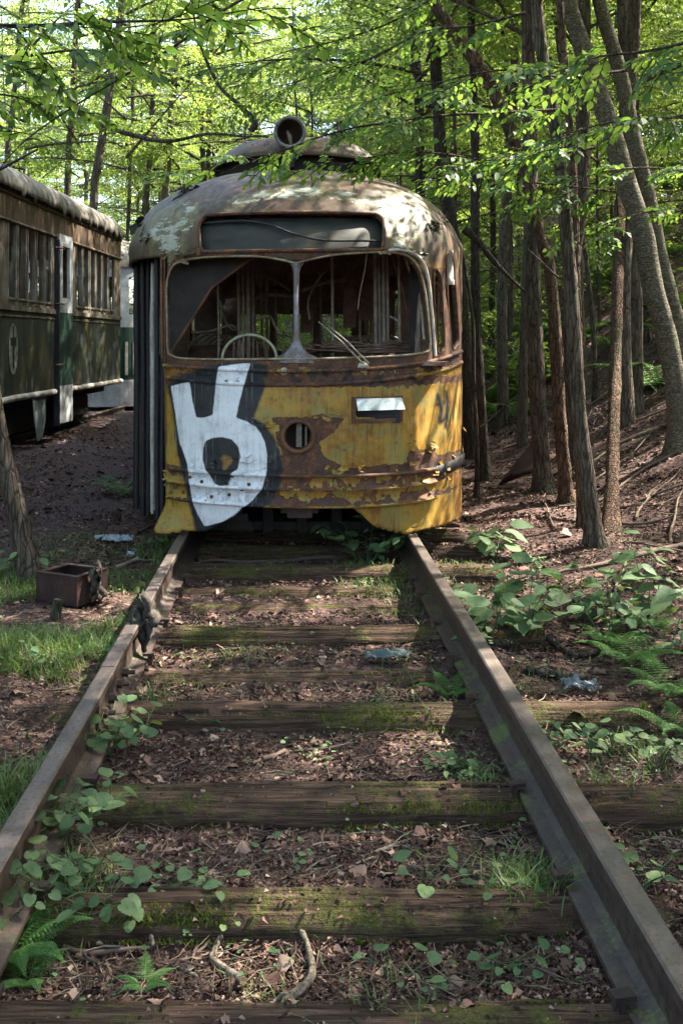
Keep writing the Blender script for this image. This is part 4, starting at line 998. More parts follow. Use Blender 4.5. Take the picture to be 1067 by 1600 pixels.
for (x, y, k) in ((567, 572, .03), (444, 579, .02)):
    q = pix2sz([(x, y)])[0]; m = MB()
    for dx in (-.4, .4):
        p0 = shell(q[0] + dx * k, q[1], 0.0); p1 = shell(q[0] + dx * k, q[1], .035); m.tube([p0, p1, p1 + (0, -.003, .01)], (k * .5, k * .4, k * .15), 8)
    m.tube([shell(q[0], q[1] - .005, 0.), shell(q[0], q[1] - .005, .010), shell(q[0], q[1] - .005, .013)], (k * 1.3, k * 1.2, .004), 10); m.build('wiper_pivot', M['chrome'], tram)
m = MB(); p0 = P(703, 445, 7.15); p1 = P(701, 391, 7.15)
m.tube([p0, p0 + (0, 0, .035), p0 + (0, 0, .036), p1 - (0, 0, .04), p1 - (0, 0, .039), p1], (.030, .031, .025, .025, .031, .030), 14); m.tube([p0 + (0, 0, .02), p0 + (-.10, .16, .02)], .008, 5); m.tube([p1 - (0, 0, .02), p1 + (-.10, .16, -.02)], .008, 5)
m.build('side_lamp', M['pale'], tram)
# drip rail over the windows, right corner pillar strip
m = MB(); q = pix2sz(crom([(605, 392), (625, 391), (645, 397), (660, 412), (668, 440), (674, 500), (678, 556)], 5)); m.tube(shell(q[:, 0], q[:, 1], .008), .011, 6); m.build('corner_strip', M['pale'], tram)
m = MB(); q = pix2sz(crom([(255, 402), (255, 470), (256, 560)], 5)); m.tube(shell(q[:, 0], q[:, 1], .012), .010, 6); q = pix2sz(crom([(258, 395), (258, 480), (259, 640), (261, 760)], 5)); m.tube(shell(q[:, 0], q[:, 1], .002), .007, 6); m.build('door_post_strip', M['rust'], tram)

# peeling flakes of paint standing off the metal
def flakes(name, zones, n_, mat, size=(.012, .05), seed=0):
    r = np.random.default_rng(seed); m = MB()
    for _ in range(n_):
        z_ = zones[r.integers(len(zones))]; t = r.uniform(); a, b = np.array(z_[0], float), np.array(z_[1], float); c_ = pix2sz([a + (b - a) * t + r.normal(0, z_[2], 2)])[0]
        k = r.integers(5, 8); an = np.sort(r.uniform(0, 2 * math.pi, k)); rad = r.uniform(*size) * r.uniform(.5, 1, k)
        ss = c_[0] + rad * np.cos(an) * 1.3; zz = c_[1] + rad * np.sin(an) * .7
        lift = np.where(np.sin(an) > 0, r.uniform(.004, .012), r.uniform(.006, .030))
        V = shell(ss, zz, lift); cc = shell(c_[0], c_[1], .006)
        m.add(np.vstack((V, cc)), [(i, (i + 1) % k, k) for i in range(k)])
    av = np.concatenate(m.V); at = paint_attrs(av); at['a_r'] = np.full(len(av), -.35)
    o_ = m.build(name, mat, tram, smooth=False, attrs=at); md = o_.modifiers.new('t', 'SOLIDIFY'); md.thickness = .002
flakes('paint_flakes', [((470, 730), (640, 732), 5), ((640, 702), (678, 700), 5), ((300, 722), (420, 718), 4), ((390, 655), (440, 670), 5), ((480, 655), (540, 650), 4), ((680, 740), (724, 705), 6), ((722, 660), (726, 720), 4), ((265, 730), (272, 800), 3)], 90, M['tram'], seed=3)
flakes('roof_skin_flakes', [((258, 402), (300, 396), 4), ((605, 388), (672, 400), 5), ((668, 360), (690, 340), 5), ((212, 350), (235, 380), 5), ((286, 300), (292, 290), 3)], 60, M['tram'], (.015, .06), 4)
m = MB(); r = np.random.default_rng(9)   # ragged lump of torn roofing at the left eave
for k in range(26):
    p = P(216 + r.uniform(-4, 12), 345 + r.uniform(-12, 14), 7.6); d = r.normal(0, .028, 3); e = r.normal(0, .022, 3); m.add([p, p + d, p + d + e, p + e * 1.2], [(0, 1, 2, 3)])
for k in range(14):
    p = P(290 + r.uniform(-6, 10), 298 + r.uniform(-6, 8), 7.25); d = r.normal(0, .028, 3); e = r.normal(0, .024, 3); m.add([p, p + d, p + d + e, p + e * 1.2], [(0, 1, 2, 3)])
o_ = m.build('torn_roofing', M['under'], tram, smooth=False); md = o_.modifiers.new('t', 'SOLIDIFY'); md.thickness = .004

# ventilator hump and round lamp housing on the roof
m = MB(); Yc = 9.1; NX, NY = 40, 14
u = np.linspace(-1, 1, NX); v = np.linspace(0, 1, NY)
U, Vv = np.meshgrid(u, v, indexing='ij')
hx = .66 * U; yy = 7.85 + .20 * np.abs(U) ** 2 + Vv * .55; prof_ = (1 - np.abs(U) ** 3.6) ** .55
zz = 2.60 + (.27 * prof_) * np.sin(np.clip(Vv * 1.6 + .16, 0, 1) * math.pi / 2) ** .8 + .008 * (fbm(U * 5, Vv * 4, 3) - .5)
m.grid(np.stack((hx + .02, yy, zz), -1)); back = np.stack((hx[:, -1] + .02, yy[:, -1], zz[:, -1]), 1); 
m.grid(np.stack((back, back + (0, 3.4, -.02)), 1)); fr = np.stack((hx[:, 0] + .02, yy[:, 0], zz[:, 0]), 1); 
av = np.concatenate(m.V); at = {'a_w': np.full(len(av), 200.), 'a_b': np.full(len(av), 200.), 'a_r': np.full(len(av), -.08), 'a_roof': np.ones(len(av)), 'a_p': np.full(len(av), -.18), 'a_side': np.zeros(len(av))}
rv = m.build('roof_ventilator', M['tram'], tram, attrs=at); md = rv.modifiers.new('t', 'SOLIDIFY'); md.thickness = .012
m = MB(); m.grid(np.stack((fr * (.93, 1, 1) + (0, .10, -.20), fr * (.93, 1, 1) + (0, .10, .03)), 1)); m.build('ventilator_shadow_strip', M['under'], tram)  # near-black strip standing in for the shadow gap under the hump
lc = P(453, 206, 7.72); m = MB(); a = np.linspace(0, 2 * math.pi, 32, endpoint=False)
L_ = [(.03, .30), (.085, .26), (.104, .16), (.110, .05), (.122, .03), (.124, 0), (.118, -.014), (.100, -.012), (.096, .01), (.088, .09), (.055, .15), (.001, .17)]
m.grid(np.stack([np.stack((lc[0] + r_ * np.cos(a), np.full(32, lc[1] + d), lc[2] + r_ * np.sin(a)), 1) for r_, d in L_]), closed=True)
for k in range(8):
    t = k * math.pi / 4 + .3; p = lc + (.112 * math.cos(t), -.014, .112 * math.sin(t)); m.tube([p, p + (0, -.008, 0)], (.007, .005), 6)
m2 = MB(); m2.grid(np.stack([np.stack((lc[0] + r_ * np.cos(a), np.full(32, lc[1] + d), lc[2] + r_ * np.sin(a)), 1) for r_, d in [(.0945, .012), (.086, .085), (.053, .145), (.001, .165)]]), closed=True); m2.build('lamp_shade_cup', M['rust_dark'], tram)  # dark cup added inside the lamp; its colour imitates the shade there
rl = m.build('roof_lamp_housing', metal('grey_lamp_metal', (.17, .17, .165), (.07, .065, .06), (.30, .30, .30), 12, .45), tram)
m = MB(); m.box(lc + (0, .13, -.17), (.06, .10, .16)); m.tube([lc + (-.05, .0, -.10), lc + (-.02, .04, -.22)], .012, 6); m.tube([lc + (.04, .0, -.10), lc + (.03, .04, -.22)], .010, 6); m.build('lamp_foot', M['rust_dark'], tram, smooth=False)
m = MB(); m.tube([lc + (.01, .06, -.085), lc + (0, .04, -.03), lc + (-.02, .07, .02)], (.012, .02, .008), 7); m.build('lamp_socket', M['pole'], tram)

# folded front doors: four narrow leaves with thick rubber edges, standing out from the doorway
for k, (xa, xb, Yd, yt, yb, mat) in enumerate(((209, 219, 7.9, 412, 795, 'rubber'), (220, 236, 7.65, 407, 806, 'rubber'), (242, 258, 7.15, 402, 812, 'rubber'))):
    m = MB(); a = P(xa, yt, Yd); b = P(xb, yb, Yd); w_ = b[0] - a[0]; cxm = (a[0] + b[0]) / 2
    for j in range(2 if w_ > .06 else 1):
        nn_ = 2 if w_ > .06 else 1; cx_ = a[0] + w_ * (j + .5) / nn_; rr_ = w_ / nn_ / 2
        zs = np.linspace(b[2], a[2], 30); q = np.stack((np.full(30, cx_) + .006 * (vnoise(zs * 2, zs * 0, k * 3 + j) - .5), np.full(30, Yd), zs), 1); m.tube(q, rr_ * 1.04, 12)
    d = m.build('door_edge', M[mat], tram)
for k, (x0_, x1_, Ya, Yb, yt, yb) in enumerate(((216, 238, 7.66, 8.25, 408, 800), (239, 244, 7.3, 7.9, 408, 806))):
    p = P(x1_, yt, Ya); q = P(x0_, yb, Ya); X0 = (P(x0_, 500, Ya)[0] + P(x1_, 500, Ya)[0]) / 2
    zt1, zb1 = p[2] - .02, q[2] + .04; m = MB(); th = .026; L_ = Yb - Ya
    for (za, zb2) in ((zb1, 1.02), (1.70, zt1)): m.box((X0, (Ya + Yb) / 2, (za + zb2) / 2), (th, L_, zb2 - za))
    m.box((X0, Ya + .04, 1.36), (th, .08, .68 - .002)); m.box((X0, Yb - .04, 1.36), (th, .08, .68 - .002)); lf = m.build('door_leaf', M['white'], tram, smooth=False)
m = MB(); z_ = np.linspace(.05, 1.8, 12); m.tube(np.stack((np.full(12, P(238.5, 500, 7.2)[0]), np.full(12, 7.2), z_), 1), .010, 6); m.tube([P(237, 800, 7.3), P(236, 500, 7.3), P(238, 410, 7.3)], .008, 6); m.build('door_rod', M['pale'], tram)
m = MB(); z_ = np.linspace(.0, 1.83, 8); m.box((P(236, 500, 8.35)[0], 8.4, .93), (.06, .06, 1.85)); m.build('doorway_post', M['white'], tram, smooth=False)

# torn skirt hanging low at the left, coupler and truck in the dark under the front
m = MB(); m.box((.03, 6.85, .20), (.24, .50, .09)); m.box((.03, 6.62, .20), (.16, .10, .14)); m.build('coupler', M['rust_dark'], tram, smooth=False)
m = MB()
for x_ in (-.42, -.20, .05, .30, .52): m.box((x_, 7.5, .08), (.07, .07, .42), .1)
m.box((0, 7.52, .30), (1.7, .12, .10)); m.box((0, 7.55, -.09), (1.5, .08, .06)); m.box((0, 9.6, .33), (2.3, .14, .1)); m.box((0, 12.9, .33), (2.2, 10, .02)); m.build('underframe', M['under'], tram, smooth=False)
for yy in (9.6, 11.4, 15.4, 17.0):
    for x_ in (-.727, .772):
        m = MB(); a = np.linspace(0, 2 * math.pi, 30, endpoint=False)
        m.grid(np.stack([np.stack((np.full(30, x_ + d), yy + r_ * np.cos(a), .30 + r_ * np.sin(a)), 1) for r_, d in ((.02, .03), (.12, .035), (.24, .03), (.30, .045), (.30, -.045), (.24, -.03), (.02, -.03))]), closed=True)
        m.build('wheel', M['rust_dark'], tram)
m = MB(); m.grid(np.array([[P(350 + 6 * k, 822 + 12 * math.sin(j * .8 + .3), 6.72 + .02 * j) + (.02 * math.sin(j), 0, .025 * math.cos(j * 1.1) + .02) for k in range(8)] for j in range(6)])); m.build('loose_underside_sheet', M['under'], tram)

# inside: dash, seats, poles, bulkheads, ceiling rails
m = MB()
for (a, b, c_, d_) in ((480, 690, 528, 545), ): pass
dz0 = .62; m.box((.44, 7.02, .92), (1.10, .08, .44)); m.box((.30, 6.995, 1.03), (.36, .035, .06)); m.box((.44, 6.86, 1.115), (1.14, .26, .025)); m.build('dashboard', metal('rust_dash', (.13, .055, .035), (.05, .028, .02), (.34, .27, .20), 6), tram, smooth=False)
m = MB()
for k in range(16):
    a = random.uniform(-.1, .22); m.tube([(a, 7.25 + random.uniform(-.1, .1), 1.17 + random.uniform(0, .07)), (a + .35, 7.3, 1.22 + random.uniform(-.04, .05)), (a + random.uniform(.5, .8), 7.35, 1.19 + random.uniform(-.03, .08))], .010, 4)
m.build('tangled_rods', M['inner'], tram)
def seat(x, y, zb=.43):
    m = MB(); m.box((x, y, zb + .36), (.44, .40, .09)); 
    u_ = np.linspace(-1, 1, 9); 
    V = np.stack([np.stack((x + .22 * u_, np.full(9, y + .19 + yo), np.full(9, zz_) - .03 * u_ ** 4 * (zz_ > 1.0)), 1) for zz_, yo in ((zb + .38, 0), (zb + .60, .03), (zb + .80, .06), (zb + .80, .12), (zb + .60, .09), (zb + .38, .06))])
    m.grid(V); s_ = m.build('seat', M['inner'], tram)
    m = MB(); a = np.linspace(0, math.pi, 14); m.tube(np.stack((x - .23 * np.cos(a), np.full(14, y + .24), zb + .70 + .20 * np.sin(a)), 1), .012, 6); m.tube([(x, y, zb), (x, y, zb + .34)], .03, 6); m.build('seat_frame', M['pole'], tram)
for yy in (9.0, 9.85, 10.7, 11.6, 12.5, 13.5, 14.5, 15.5, 16.5):
    seat(-.75, yy); seat(.78, yy)
m = MB(); a = np.linspace(-.25, math.pi + .25, 22); c0 = P(390, 561, 7.35); m.tube(np.stack((c0[0] - .195 * np.cos(a), np.full(22, 7.35), c0[2] + .175 * np.sin(a) ** 1.0), 1), .0105, 8); ds = m.build('driver_seat_hoop', M['seatframe'], tram)
m = MB(); 
for k in range(5): m.tube([(c0[0] - .12 + .06 * k, 7.36, c0[2] - .05), (c0[0] - .11 + .055 * k, 7.36, c0[2] + .12)], .008, 5)
m.box((c0[0], 7.42, c0[2] - .22), (.36, .40, .10)); m.tube([(c0[0], 7.5, .42), (c0[0], 7.5, .85)], .035, 8); m.build('driver_seat', M['inner'], tram, smooth=False)
for (x, Yp, w_) in ((340, 7.6, .010), (372, 8.1, .015), (379, 8.1, .012), (387, 8.1, .018), (394, 8.12, .012), (518, 7.6, .012), (585, 7.5, .016), (591, 7.52, .014), (598, 7.5, .016), (604, 7.5, .012), (622, 7.4, .012), (560, 9.4, .014), (500, 10.8, .014), (416, 9.6, .014), (430, 10.2, .013), (408, 11.0, .014)):
    X0 = P(x, 500, Yp)[0]; m = MB(); m.tube([(X0, Yp, .43), (X0 + .01, Yp, 1.3), (X0, Yp, 2.30)], w_, 7); m.build('grab_pole', M['pole'], tram)
m = MB(); m.grid(np.array([[P(640 + k * 4, y, 6.95 + .02 * k) for k in range(5)] for y in (402, 440, 480, 530, 552)])); o_ = m.build('torn_door_seal', M['rubber'], tram)
m = MB()   # dark lining hanging in the upper left of the windshield
m.add([P(265, 410, 6.95), P(395, 402, 6.80), P(330, 450, 6.85), P(300, 500, 6.9), P(268, 552, 6.95)], [(0, 1, 2), (0, 2, 3), (0, 3, 4)]); o_ = m.build('hanging_lining', M['under'], tram, smooth=False); md = o_.modifiers.new('t', 'SOLIDIFY'); md.thickness = .006
m = MB(); m.tube([P(268, 550, 6.93), P(300, 500, 6.88), P(332, 449, 6.84), P(396, 402, 6.8)], .010, 5); m.build('lining_edge', M['rust'], tram)
m = MB(); m.tube(crom([P(574, 386, 6.6), P(570, 420, 6.7), P(562, 460, 6.75), P(559, 484, 6.75)], 4), .004, 4); m.build('dangling_wire', M['pole'], tram)
for yy, lo in ((8.9, 1.86), (12.3, 1.80)):   # portal frames across the saloon
    m = MB(); u_ = np.linspace(-1.2, 1.2, 24); zz_ = np.array([zt(x) - .05 for x in u_]); V = np.stack((np.stack((u_, np.full(24, yy), zz_), 1), np.stack((u_, np.full(24, yy), lo - .08 * (np.abs(u_) / 1.2) ** 3), 1)), 0); m.grid(V)
    for sg in (-1, 1): m.box((sg * 1.05, yy, 1.10), (.24, .03, 1.5))
    o_ = m.build('bulkhead', M['inner'], tram, smooth=False); md = o_.modifiers.new('t', 'SOLIDIFY'); md.thickness = .03
for x_ in (-.55, .55):
    m = MB(); m.tube([(x_, 8.3, 2.12), (x_, 13, 2.12), (x_, 17.9, 2.12)], .014, 6); m.build('ceiling_rail', M['pole'], tram)

# inner windshield-like partition behind the driver, bent pipes and sagging ceiling strips
def inner_tube(pix, r_, name='bent_pipe', mat='pole'):
    m = MB(); m.tube(crom([P(*p) for p in pix], 6), r_, 6); return m.build(name, M[mat], tram)
inner_tube([(392, 436, 8.8), (400, 430, 8.8), (425, 436, 8.8), (455, 455, 8.8)], .012); inner_tube([(392, 470, 8.7), (420, 461, 8.7), (460, 463, 8.7)], .018); inner_tube([(470, 455, 8.7), (500, 444, 8.7), (540, 436, 8.7)], .018)
inner_tube([(512, 420, 8.2), (495, 440, 8.2), (482, 470, 8.2), (484, 500, 8.2)], .011); inner_tube([(396, 500, 9.2), (420, 494, 9.2), (430, 510, 9.2), (436, 520, 9.2)], .013, mat='seatframe'); inner_tube([(590, 490, 7.6), (612, 496, 7.6), (625, 504, 7.6)], .010, mat='seatframe')
inner_tube([(398, 400, 8.9), (404, 440, 8.9), (412, 470, 8.9)], .009); inner_tube([(345, 470, 8.6), (352, 500, 8.6), (365, 515, 8.6), (385, 512, 8.6)], .012); inner_tube([(300, 520, 8.2), (330, 517, 8.2), (360, 508, 8.2), (376, 518, 8.2)], .010)
inner_tube([(612, 400, 7.4), (625, 440, 7.4), (640, 500, 7.35), (660, 535, 7.3)], .010, mat='rust'); inner_tube([(632, 400, 7.3), (655, 470, 7.25), (662, 530, 7.2)], .009, mat='chrome')
for k in range(9):
    x = 400 + 24 * k + 8 * math.sin(k * 5); inner_tube([(x, 398, 9.4 + .1 * k), (x + 4, 420 + 10 * (k % 3), 9.4 + .1 * k)], .006, 'ceiling_strip', 'rust')
for (x0, x1, y0, y1, Yp) in ((470, 488, 420, 520, 9.9), (536, 556, 405, 512, 8.85), (560, 590, 405, 500, 9.0), (392, 400, 405, 520, 9.0)):
    a = P(x0, y0, Yp); b = P(x1, y1, Yp); m = MB(); m.box(((a[0] + b[0]) / 2, Yp, (a[2] + b[2]) / 2), (b[0] - a[0], .03, a[2] - b[2])); m.build('inner_post', M['inner'], tram, smooth=False)
for (x, y, r_, Yp) in ((520, 455, 40, 9.95), (430, 470, 34, 9.95)):
    a = np.linspace(0, math.pi, 16); c_ = P(x, y, Yp); m = MB(); m.tube(np.stack((c_[0] - r_ / 1600 * Yp * np.cos(a), np.full(16, Yp), c_[2] + .6 * r_ / 1600 * Yp * np.sin(a)), 1), .016, 6); m.build('arched_frame', M['rust'], tram)
# ------------------------------------------------------------------ green trams on the second line
GO = np.array((-3.03, 10.5, 0.)); GA = math.atan(.0623)      # a point of the near side; the side runs along +v, tilted to the right
def gmat(name, kind):
    n = NT(name, .65, .3); o = n.obj(); a = n.noise(3.2, 7, None, .65); f = n.noise(45, 5); st = n.noise(1., 6, n.scale(o, (14, 14, 1.1)), .65); bl = n.noise(1.7, 4)
    if kind == 'green':
        c = n.ramp(n.math('ADD', n.math('MULTIPLY', a, .4), n.math('MULTIPLY', st, .6)), [(.36, (.014, .018, .012)), (.48, (.030, .038, .025)), (.58, (.052, .056, .036)), (.7, (.10, .09, .065))])
        v = n.new('ShaderNodeTexNoise'); v.inputs['Scale'].default_value = .9; v.inputs['Detail'].default_value = 3; n.link(n.scale(o, (2.4, 2.4, 1.6)), v.inputs['Vector'])
        hue = n.ramp(v.outputs['Fac'], [(.38, (.03, .036, .07)), (.46, (.03, .045, .025)), (.55, (.07, .065, .05)), (.62, (.14, .11, .03)), (.70, (.13, .11, .10))])
        c = n.mix(n.ramp(n.noise(2.3, 5, n.scale(o, (1, 1, .6))), [(.46, 0.), (.56, .55)]), c, hue)
    elif kind == 'deep':
        c = n.ramp(st, [(.35, (.010, .028, .018)), (.6, (.022, .055, .036))])
    elif kind == 'cream':
        c = n.ramp(n.math('ADD', n.math('MULTIPLY', a, .5), n.math('MULTIPLY', st, .5)), [(.38, (.050, .024, .014)), (.46, (.10, .072, .05)), (.54, (.18, .165, .13)), (.64, (.28, .27, .23))])
    elif kind == 'drip':
        c = n.ramp(n.math('ADD', n.math('MULTIPLY', a, .35), n.math('MULTIPLY', st, .65)), [(.38, (.018, .012, .009)), (.47, (.045, .028, .018)), (.55, (.10, .062, .035)), (.64, (.22, .18, .13))])
    elif kind == 'roof':
        c = n.ramp(n.math('ADD', n.math('MULTIPLY', a, .5), n.math('MULTIPLY', n.noise(1., 6, n.scale(o, (3, 14, 3))), .5)), [(.38, (.045, .036, .028)), (.48, (.11, .098, .078)), (.6, (.22, .205, .175))])
    n.col(c); n.bump(n.math('ADD', f, n.math('MULTIPLY', st, .6)), .4, .008); return n.m
GM = {k: gmat('green_tram_' + k, k) for k in ('green', 'deep', 'cream', 'drip', 'roof')}
def gbox(m, u0, u1, v0, v1, z0, z1):       # u outward from the side, v along
    m.box(((u0 + u1) / 2, (v0 + v1) / 2, (z0 + z1) / 2), (u1 - u0, v1 - v0, z1 - z0))
gt = thing('green_tram', GO, 'long green and cream tram with fluted roof, round T emblem, at the left edge', 'tram', None, -GA)
VA, VBk = -5.2, 5.35; Wd = 2.5; ZB, ZSILL, ZW0, ZW1, ZD, ZTOP = .66, 1.62, 1.72, 2.52, 2.88, 3.32
# near side lower panels (gap where the door is), window band with pillars
def side(parent, u, wins, doorv, mats=True, sg=1):
    for a, b in ((VA, doorv[0]), (doorv[1], VBk)): lo = MB(); gbox(lo, u - .03, u, a, b, ZB, ZSILL); lo.build('side_panel', GM['green'], parent, smooth=False, local=True)
    edges = sorted(wins); cur = VA; ups = [MB(), MB()]; up = ups[0]
    for a, b in edges + [(VBk, VBk)]:
        up = ups[1] if cur >= doorv[1] - .01 else ups[0]
        if a > cur + .001:
            if not (abs(cur - doorv[0]) < .02 or (cur < doorv[0] < a)): gbox(up, u - .03, u + .002, cur, a, ZSILL + .001, ZW1)
            else: gbox(up, u - .03, u + .002, cur, doorv[0], ZSILL + .001, ZW1); up = ups[1]; gbox(up, u - .03, u + .002, doorv[1], a, ZSILL + .001, ZW1)
        if b > a: gbox(up, u - .028, u, a, b, ZSILL + .001, ZW0)
        cur = b
    for up in ups:
        if up.n: up.build('window_band', GM['cream'], parent, smooth=False, local=True)
DV = (1.93, 2.55)
near_w = [(-5.0 + i * .86, -5.0 + i * .86 + .70) for i in range(5)] + [(-.62 + .0, -.02 + .0), (.26, .52), (.58, .84), (.90, 1.16), (1.22, 1.48), (1.54, 1.76), (2.86, 3.14), (3.20, 3.48), (3.54, 3.82), (3.88, 4.16), (4.22, 4.52), (4.58, 4.92)]
side(gt, 0.0, near_w, DV)
far_w = [(-4.9 + i * .95, -4.9 + i * .95 + .75) for i in range(11) if -4.9 + i * .95 + .75 < VBk - .1]
side(gt, -Wd + .03, far_w, (-4.95, -4.92))
for a, b in near_w:
    m = MB(); gbox(m, -.014, .012, a - .018, a + .006, ZW0 - .05, ZW1 + .01); gbox(m, -.02, .018, a - .02, b + .02, ZW0 - .012, ZW0 + .012); gbox(m, -.06, -.031, a - .05, a - .01, ZW0, ZW1)
    fr = m.build('window', GM['cream'], gt, smooth=False, local=True)
    if random.random() < .25:
        m = MB(); gbox(m, -.018, -.012, a + .01, b - .01, ZW0 + .01, ZW0 + .40); m.build('pane', M['glass'], fr, smooth=False, local=True)
m = MB(); gbox(m, -.02, .022, VA, DV[0], ZSILL - .025, ZSILL + .03); gbox(m, -.02, .022, DV[1], VBk, ZSILL - .025, ZSILL + .03); gbox(m, -.02, .012, VA, DV[0], ZSILL - .09, ZSILL - .075); gbox(m, -.02, .012, DV[1], VBk, ZSILL - .09, ZSILL - .075); m.build('sill_moulding', GM['cream'], gt, smooth=False, local=True)
m = MB()
for a, b in ((VA, DV[0] - .05), (DV[1] + .03, VBk)):
    vs = np.linspace(a, b, 40); m.tube(np.stack((np.full(40, .012), vs, ZB - .01 + .008 * vnoise(vs * 5, vs * 0, 2)), 1), .036, 8)
m.build('skirt_moulding', M['pale'], gt, local=True)
m = MB(); gbox(m, -.03, .012, VA, VBk, ZW1 + .001, ZD); m.build('fascia', GM['drip'], gt, smooth=False, local=True)
m = MB(); gbox(m, -Wd, -Wd + .03, VA, VBk, ZW1 + .001, ZD); m.build('fascia', GM['drip'], gt, smooth=False, local=True)
m = MB()
for z_, r_ in ((ZW1 + .015, .018), (ZD - .06, .016)):
    m.tube([(.016, VA, z_), (.016, 0, z_), (.016, VBk, z_)], r_, 6)
m.build('drip_rail', GM['drip'], gt, local=True)
# curved roof with standing ribs and broken edge
vs = np.arange(VA - .02, VBk + .03, .024); ths = np.linspace(0, math.pi, 40)
Vv, Tt = np.meshgrid(vs, ths, indexing='ij')
xr = -Wd / 2 + (Wd / 2 + .05) * np.sign(np.cos(Tt)) * np.abs(np.cos(Tt)) ** .72; zr = ZD - .02 + (ZTOP - ZD) * np.abs(np.sin(Tt)) ** .8
rib = .022 * np.abs(np.sin(Vv * math.pi / .17)) ** .5 * sstep(1.0, .55, np.minimum(Tt, math.pi - Tt))
endr = 1 - .35 * np.exp(-(VBk + .03 - Vv) / .12)
xr = xr + rib * .8; zr = ZD - .02 + (zr - ZD + .02) * endr + rib * .5 + .018 * (fbm(Vv * 3, Tt * 3, 12) - .5) - .05 * (vnoise(Vv * 9, Vv * 0, 3) > .66) * (Tt < .06)
m = MB(); m.grid(np.stack((xr, Vv, zr), -1)); o_ = m.build('roof', GM['roof'], gt, local=True); md = o_.modifiers.new('t', 'SOLIDIFY'); md.thickness = .02; md.offset = 0
m = MB(); gbox(m, -1.75, -.75, VA + .4, VBk - .6, ZTOP - .03, ZTOP + .05); 
for k in range(7): gbox(m, -1.9, -.6, VA + .5 + k * 1.5, VA + .58 + k * 1.5, ZTOP + .051, ZTOP + .09)
m.build('roof_walkway', M['rust_dark'], gt, smooth=False, local=True)
for vv in (VA, VBk - .03):
    m = MB(); gbox(m, -Wd + .031, -.031, vv, vv + .03, ZB, ZW0)
    for a in (-Wd + .031, -1.65, -.9, -.12): gbox(m, a, a + .09, vv, vv + .03, ZW0 + .001, ZW1)
    gbox(m, -Wd + .031, -.031, vv, vv + .03, ZW1 + .001, ZD + .2); m.build('end_wall', GM['cream'], gt, smooth=False, local=True)
m = MB(); gbox(m, -Wd + .04, -.04, VA + .04, VBk - .04, .84, .90); gbox(m, -Wd + .04, -.04, VA + .04, VBk - .04, ZD - .1, ZD - .07); m.build('floor', M['inner'], gt, smooth=False, local=True)
for k in range(10):
    for u_ in (-.55, -1.95):
        m = MB(); v0 = -4.5 + k * .95; gbox(m, u_ - .38, u_ + .38, v0, v0 + .42, 1.22, 1.32); gbox(m, u_ - .38, u_ + .38, v0 + .43, v0 + .50, 1.25, 1.85); m.build('seat', M['inner'], gt, smooth=False, local=True)
# door, a little ajar
dr = MB(); dv0, dv1 = DV[0] + .04, DV[1] - .01
def gb2(m, a, b, c, d, z0, z1): gbox(m, a, b, c, d, z0, z1)
gb2(dr, .012, .048, dv0, dv1, 1.62, 1.80); gb2(dr, .012, .048, dv0, dv0 + .13, 1.801, 2.44); gb2(dr, .012, .048, dv1 - .13, dv1, 1.801, 2.44); gb2(dr, .012, .048, dv0, dv1, 2.441, 2.58)
door = dr.build('door', M['white'], gt, smooth=False, local=True)
m = MB(); gb2(m, .012, .046, dv0, dv1, .72, 1.619); m.build('door_panel', GM['deep'], door, smooth=False, local=True)
m = MB(); gb2(m, .012, .047, dv0, dv1, .26, .719); m.build('door_step_panel', M['white'], door, smooth=False, local=True)
m = MB(); gb2(m, -.01, .055, DV[0] - .02, DV[0] + .035, .24, 2.5); m.build('door_post', M['rubber'], gt, smooth=False, local=True)
for z_ in (.98, 1.72, 2.40):
    m = MB(); m.tube([(.02, DV[0] - .05, z_), (.09, DV[0] + .02, z_), (.07, DV[0] + .16, z_)], .012, 6); m.build('hinge', M['rust_dark'], door, local=True)
m = MB(); m.tube([(-.35, DV[0] + .1, 2.1), (-.35, DV[1], 1.4), (-.35, DV[1] + .1, .95)], .015, 6); gb2(m, -.95, -.25, DV[0], DV[1], .50, .54); m.build('step', M['rust_dark'], gt, smooth=False, local=True)
# round T emblem
def disc(m, r0, r1, u, cz, cv, n_=40):
    a = np.linspace(0, 2 * math.pi, n_, endpoint=False)
    R = [np.stack((np.full(n_, u_), cv + .52 * r_ * np.cos(a), cz + r_ * np.sin(a)), 1) for u_, r_ in ((u - .004, r1), (u, r1), (u, max(r0, .0005)))]
    m.grid(np.stack(R), closed=True)
cv, cz = .42, 1.185; nw = NT('emblem_white', .6); nw.col(nw.ramp(nw.noise(14, 6), [(.38, (.12, .115, .095)), (.6, (.27, .27, .24))])); nb = NT('emblem_black', .6); nb.col((.012, .012, .012))
m = MB(); disc(m, .001, .300, .004, cz, cv); em = m.build('emblem', nb.m, gt, smooth=False, local=True)
m = MB(); disc(m, .001, .275, .007, cz, cv); m.build('emblem_disc', nw.m, em, smooth=False, local=True)
m = MB(); gbox(m, .005, .010, cv - .085, cv + .085, cz + .03, cz + .12); gbox(m, .005, .0105, cv - .022, cv + .022, cz - .21, cz + .029); gbox(m, .005, .0098, cv - .016, cv + .016, cz + .121, cz + .25); m.build('emblem_letter', nb.m, em, smooth=False, local=True)
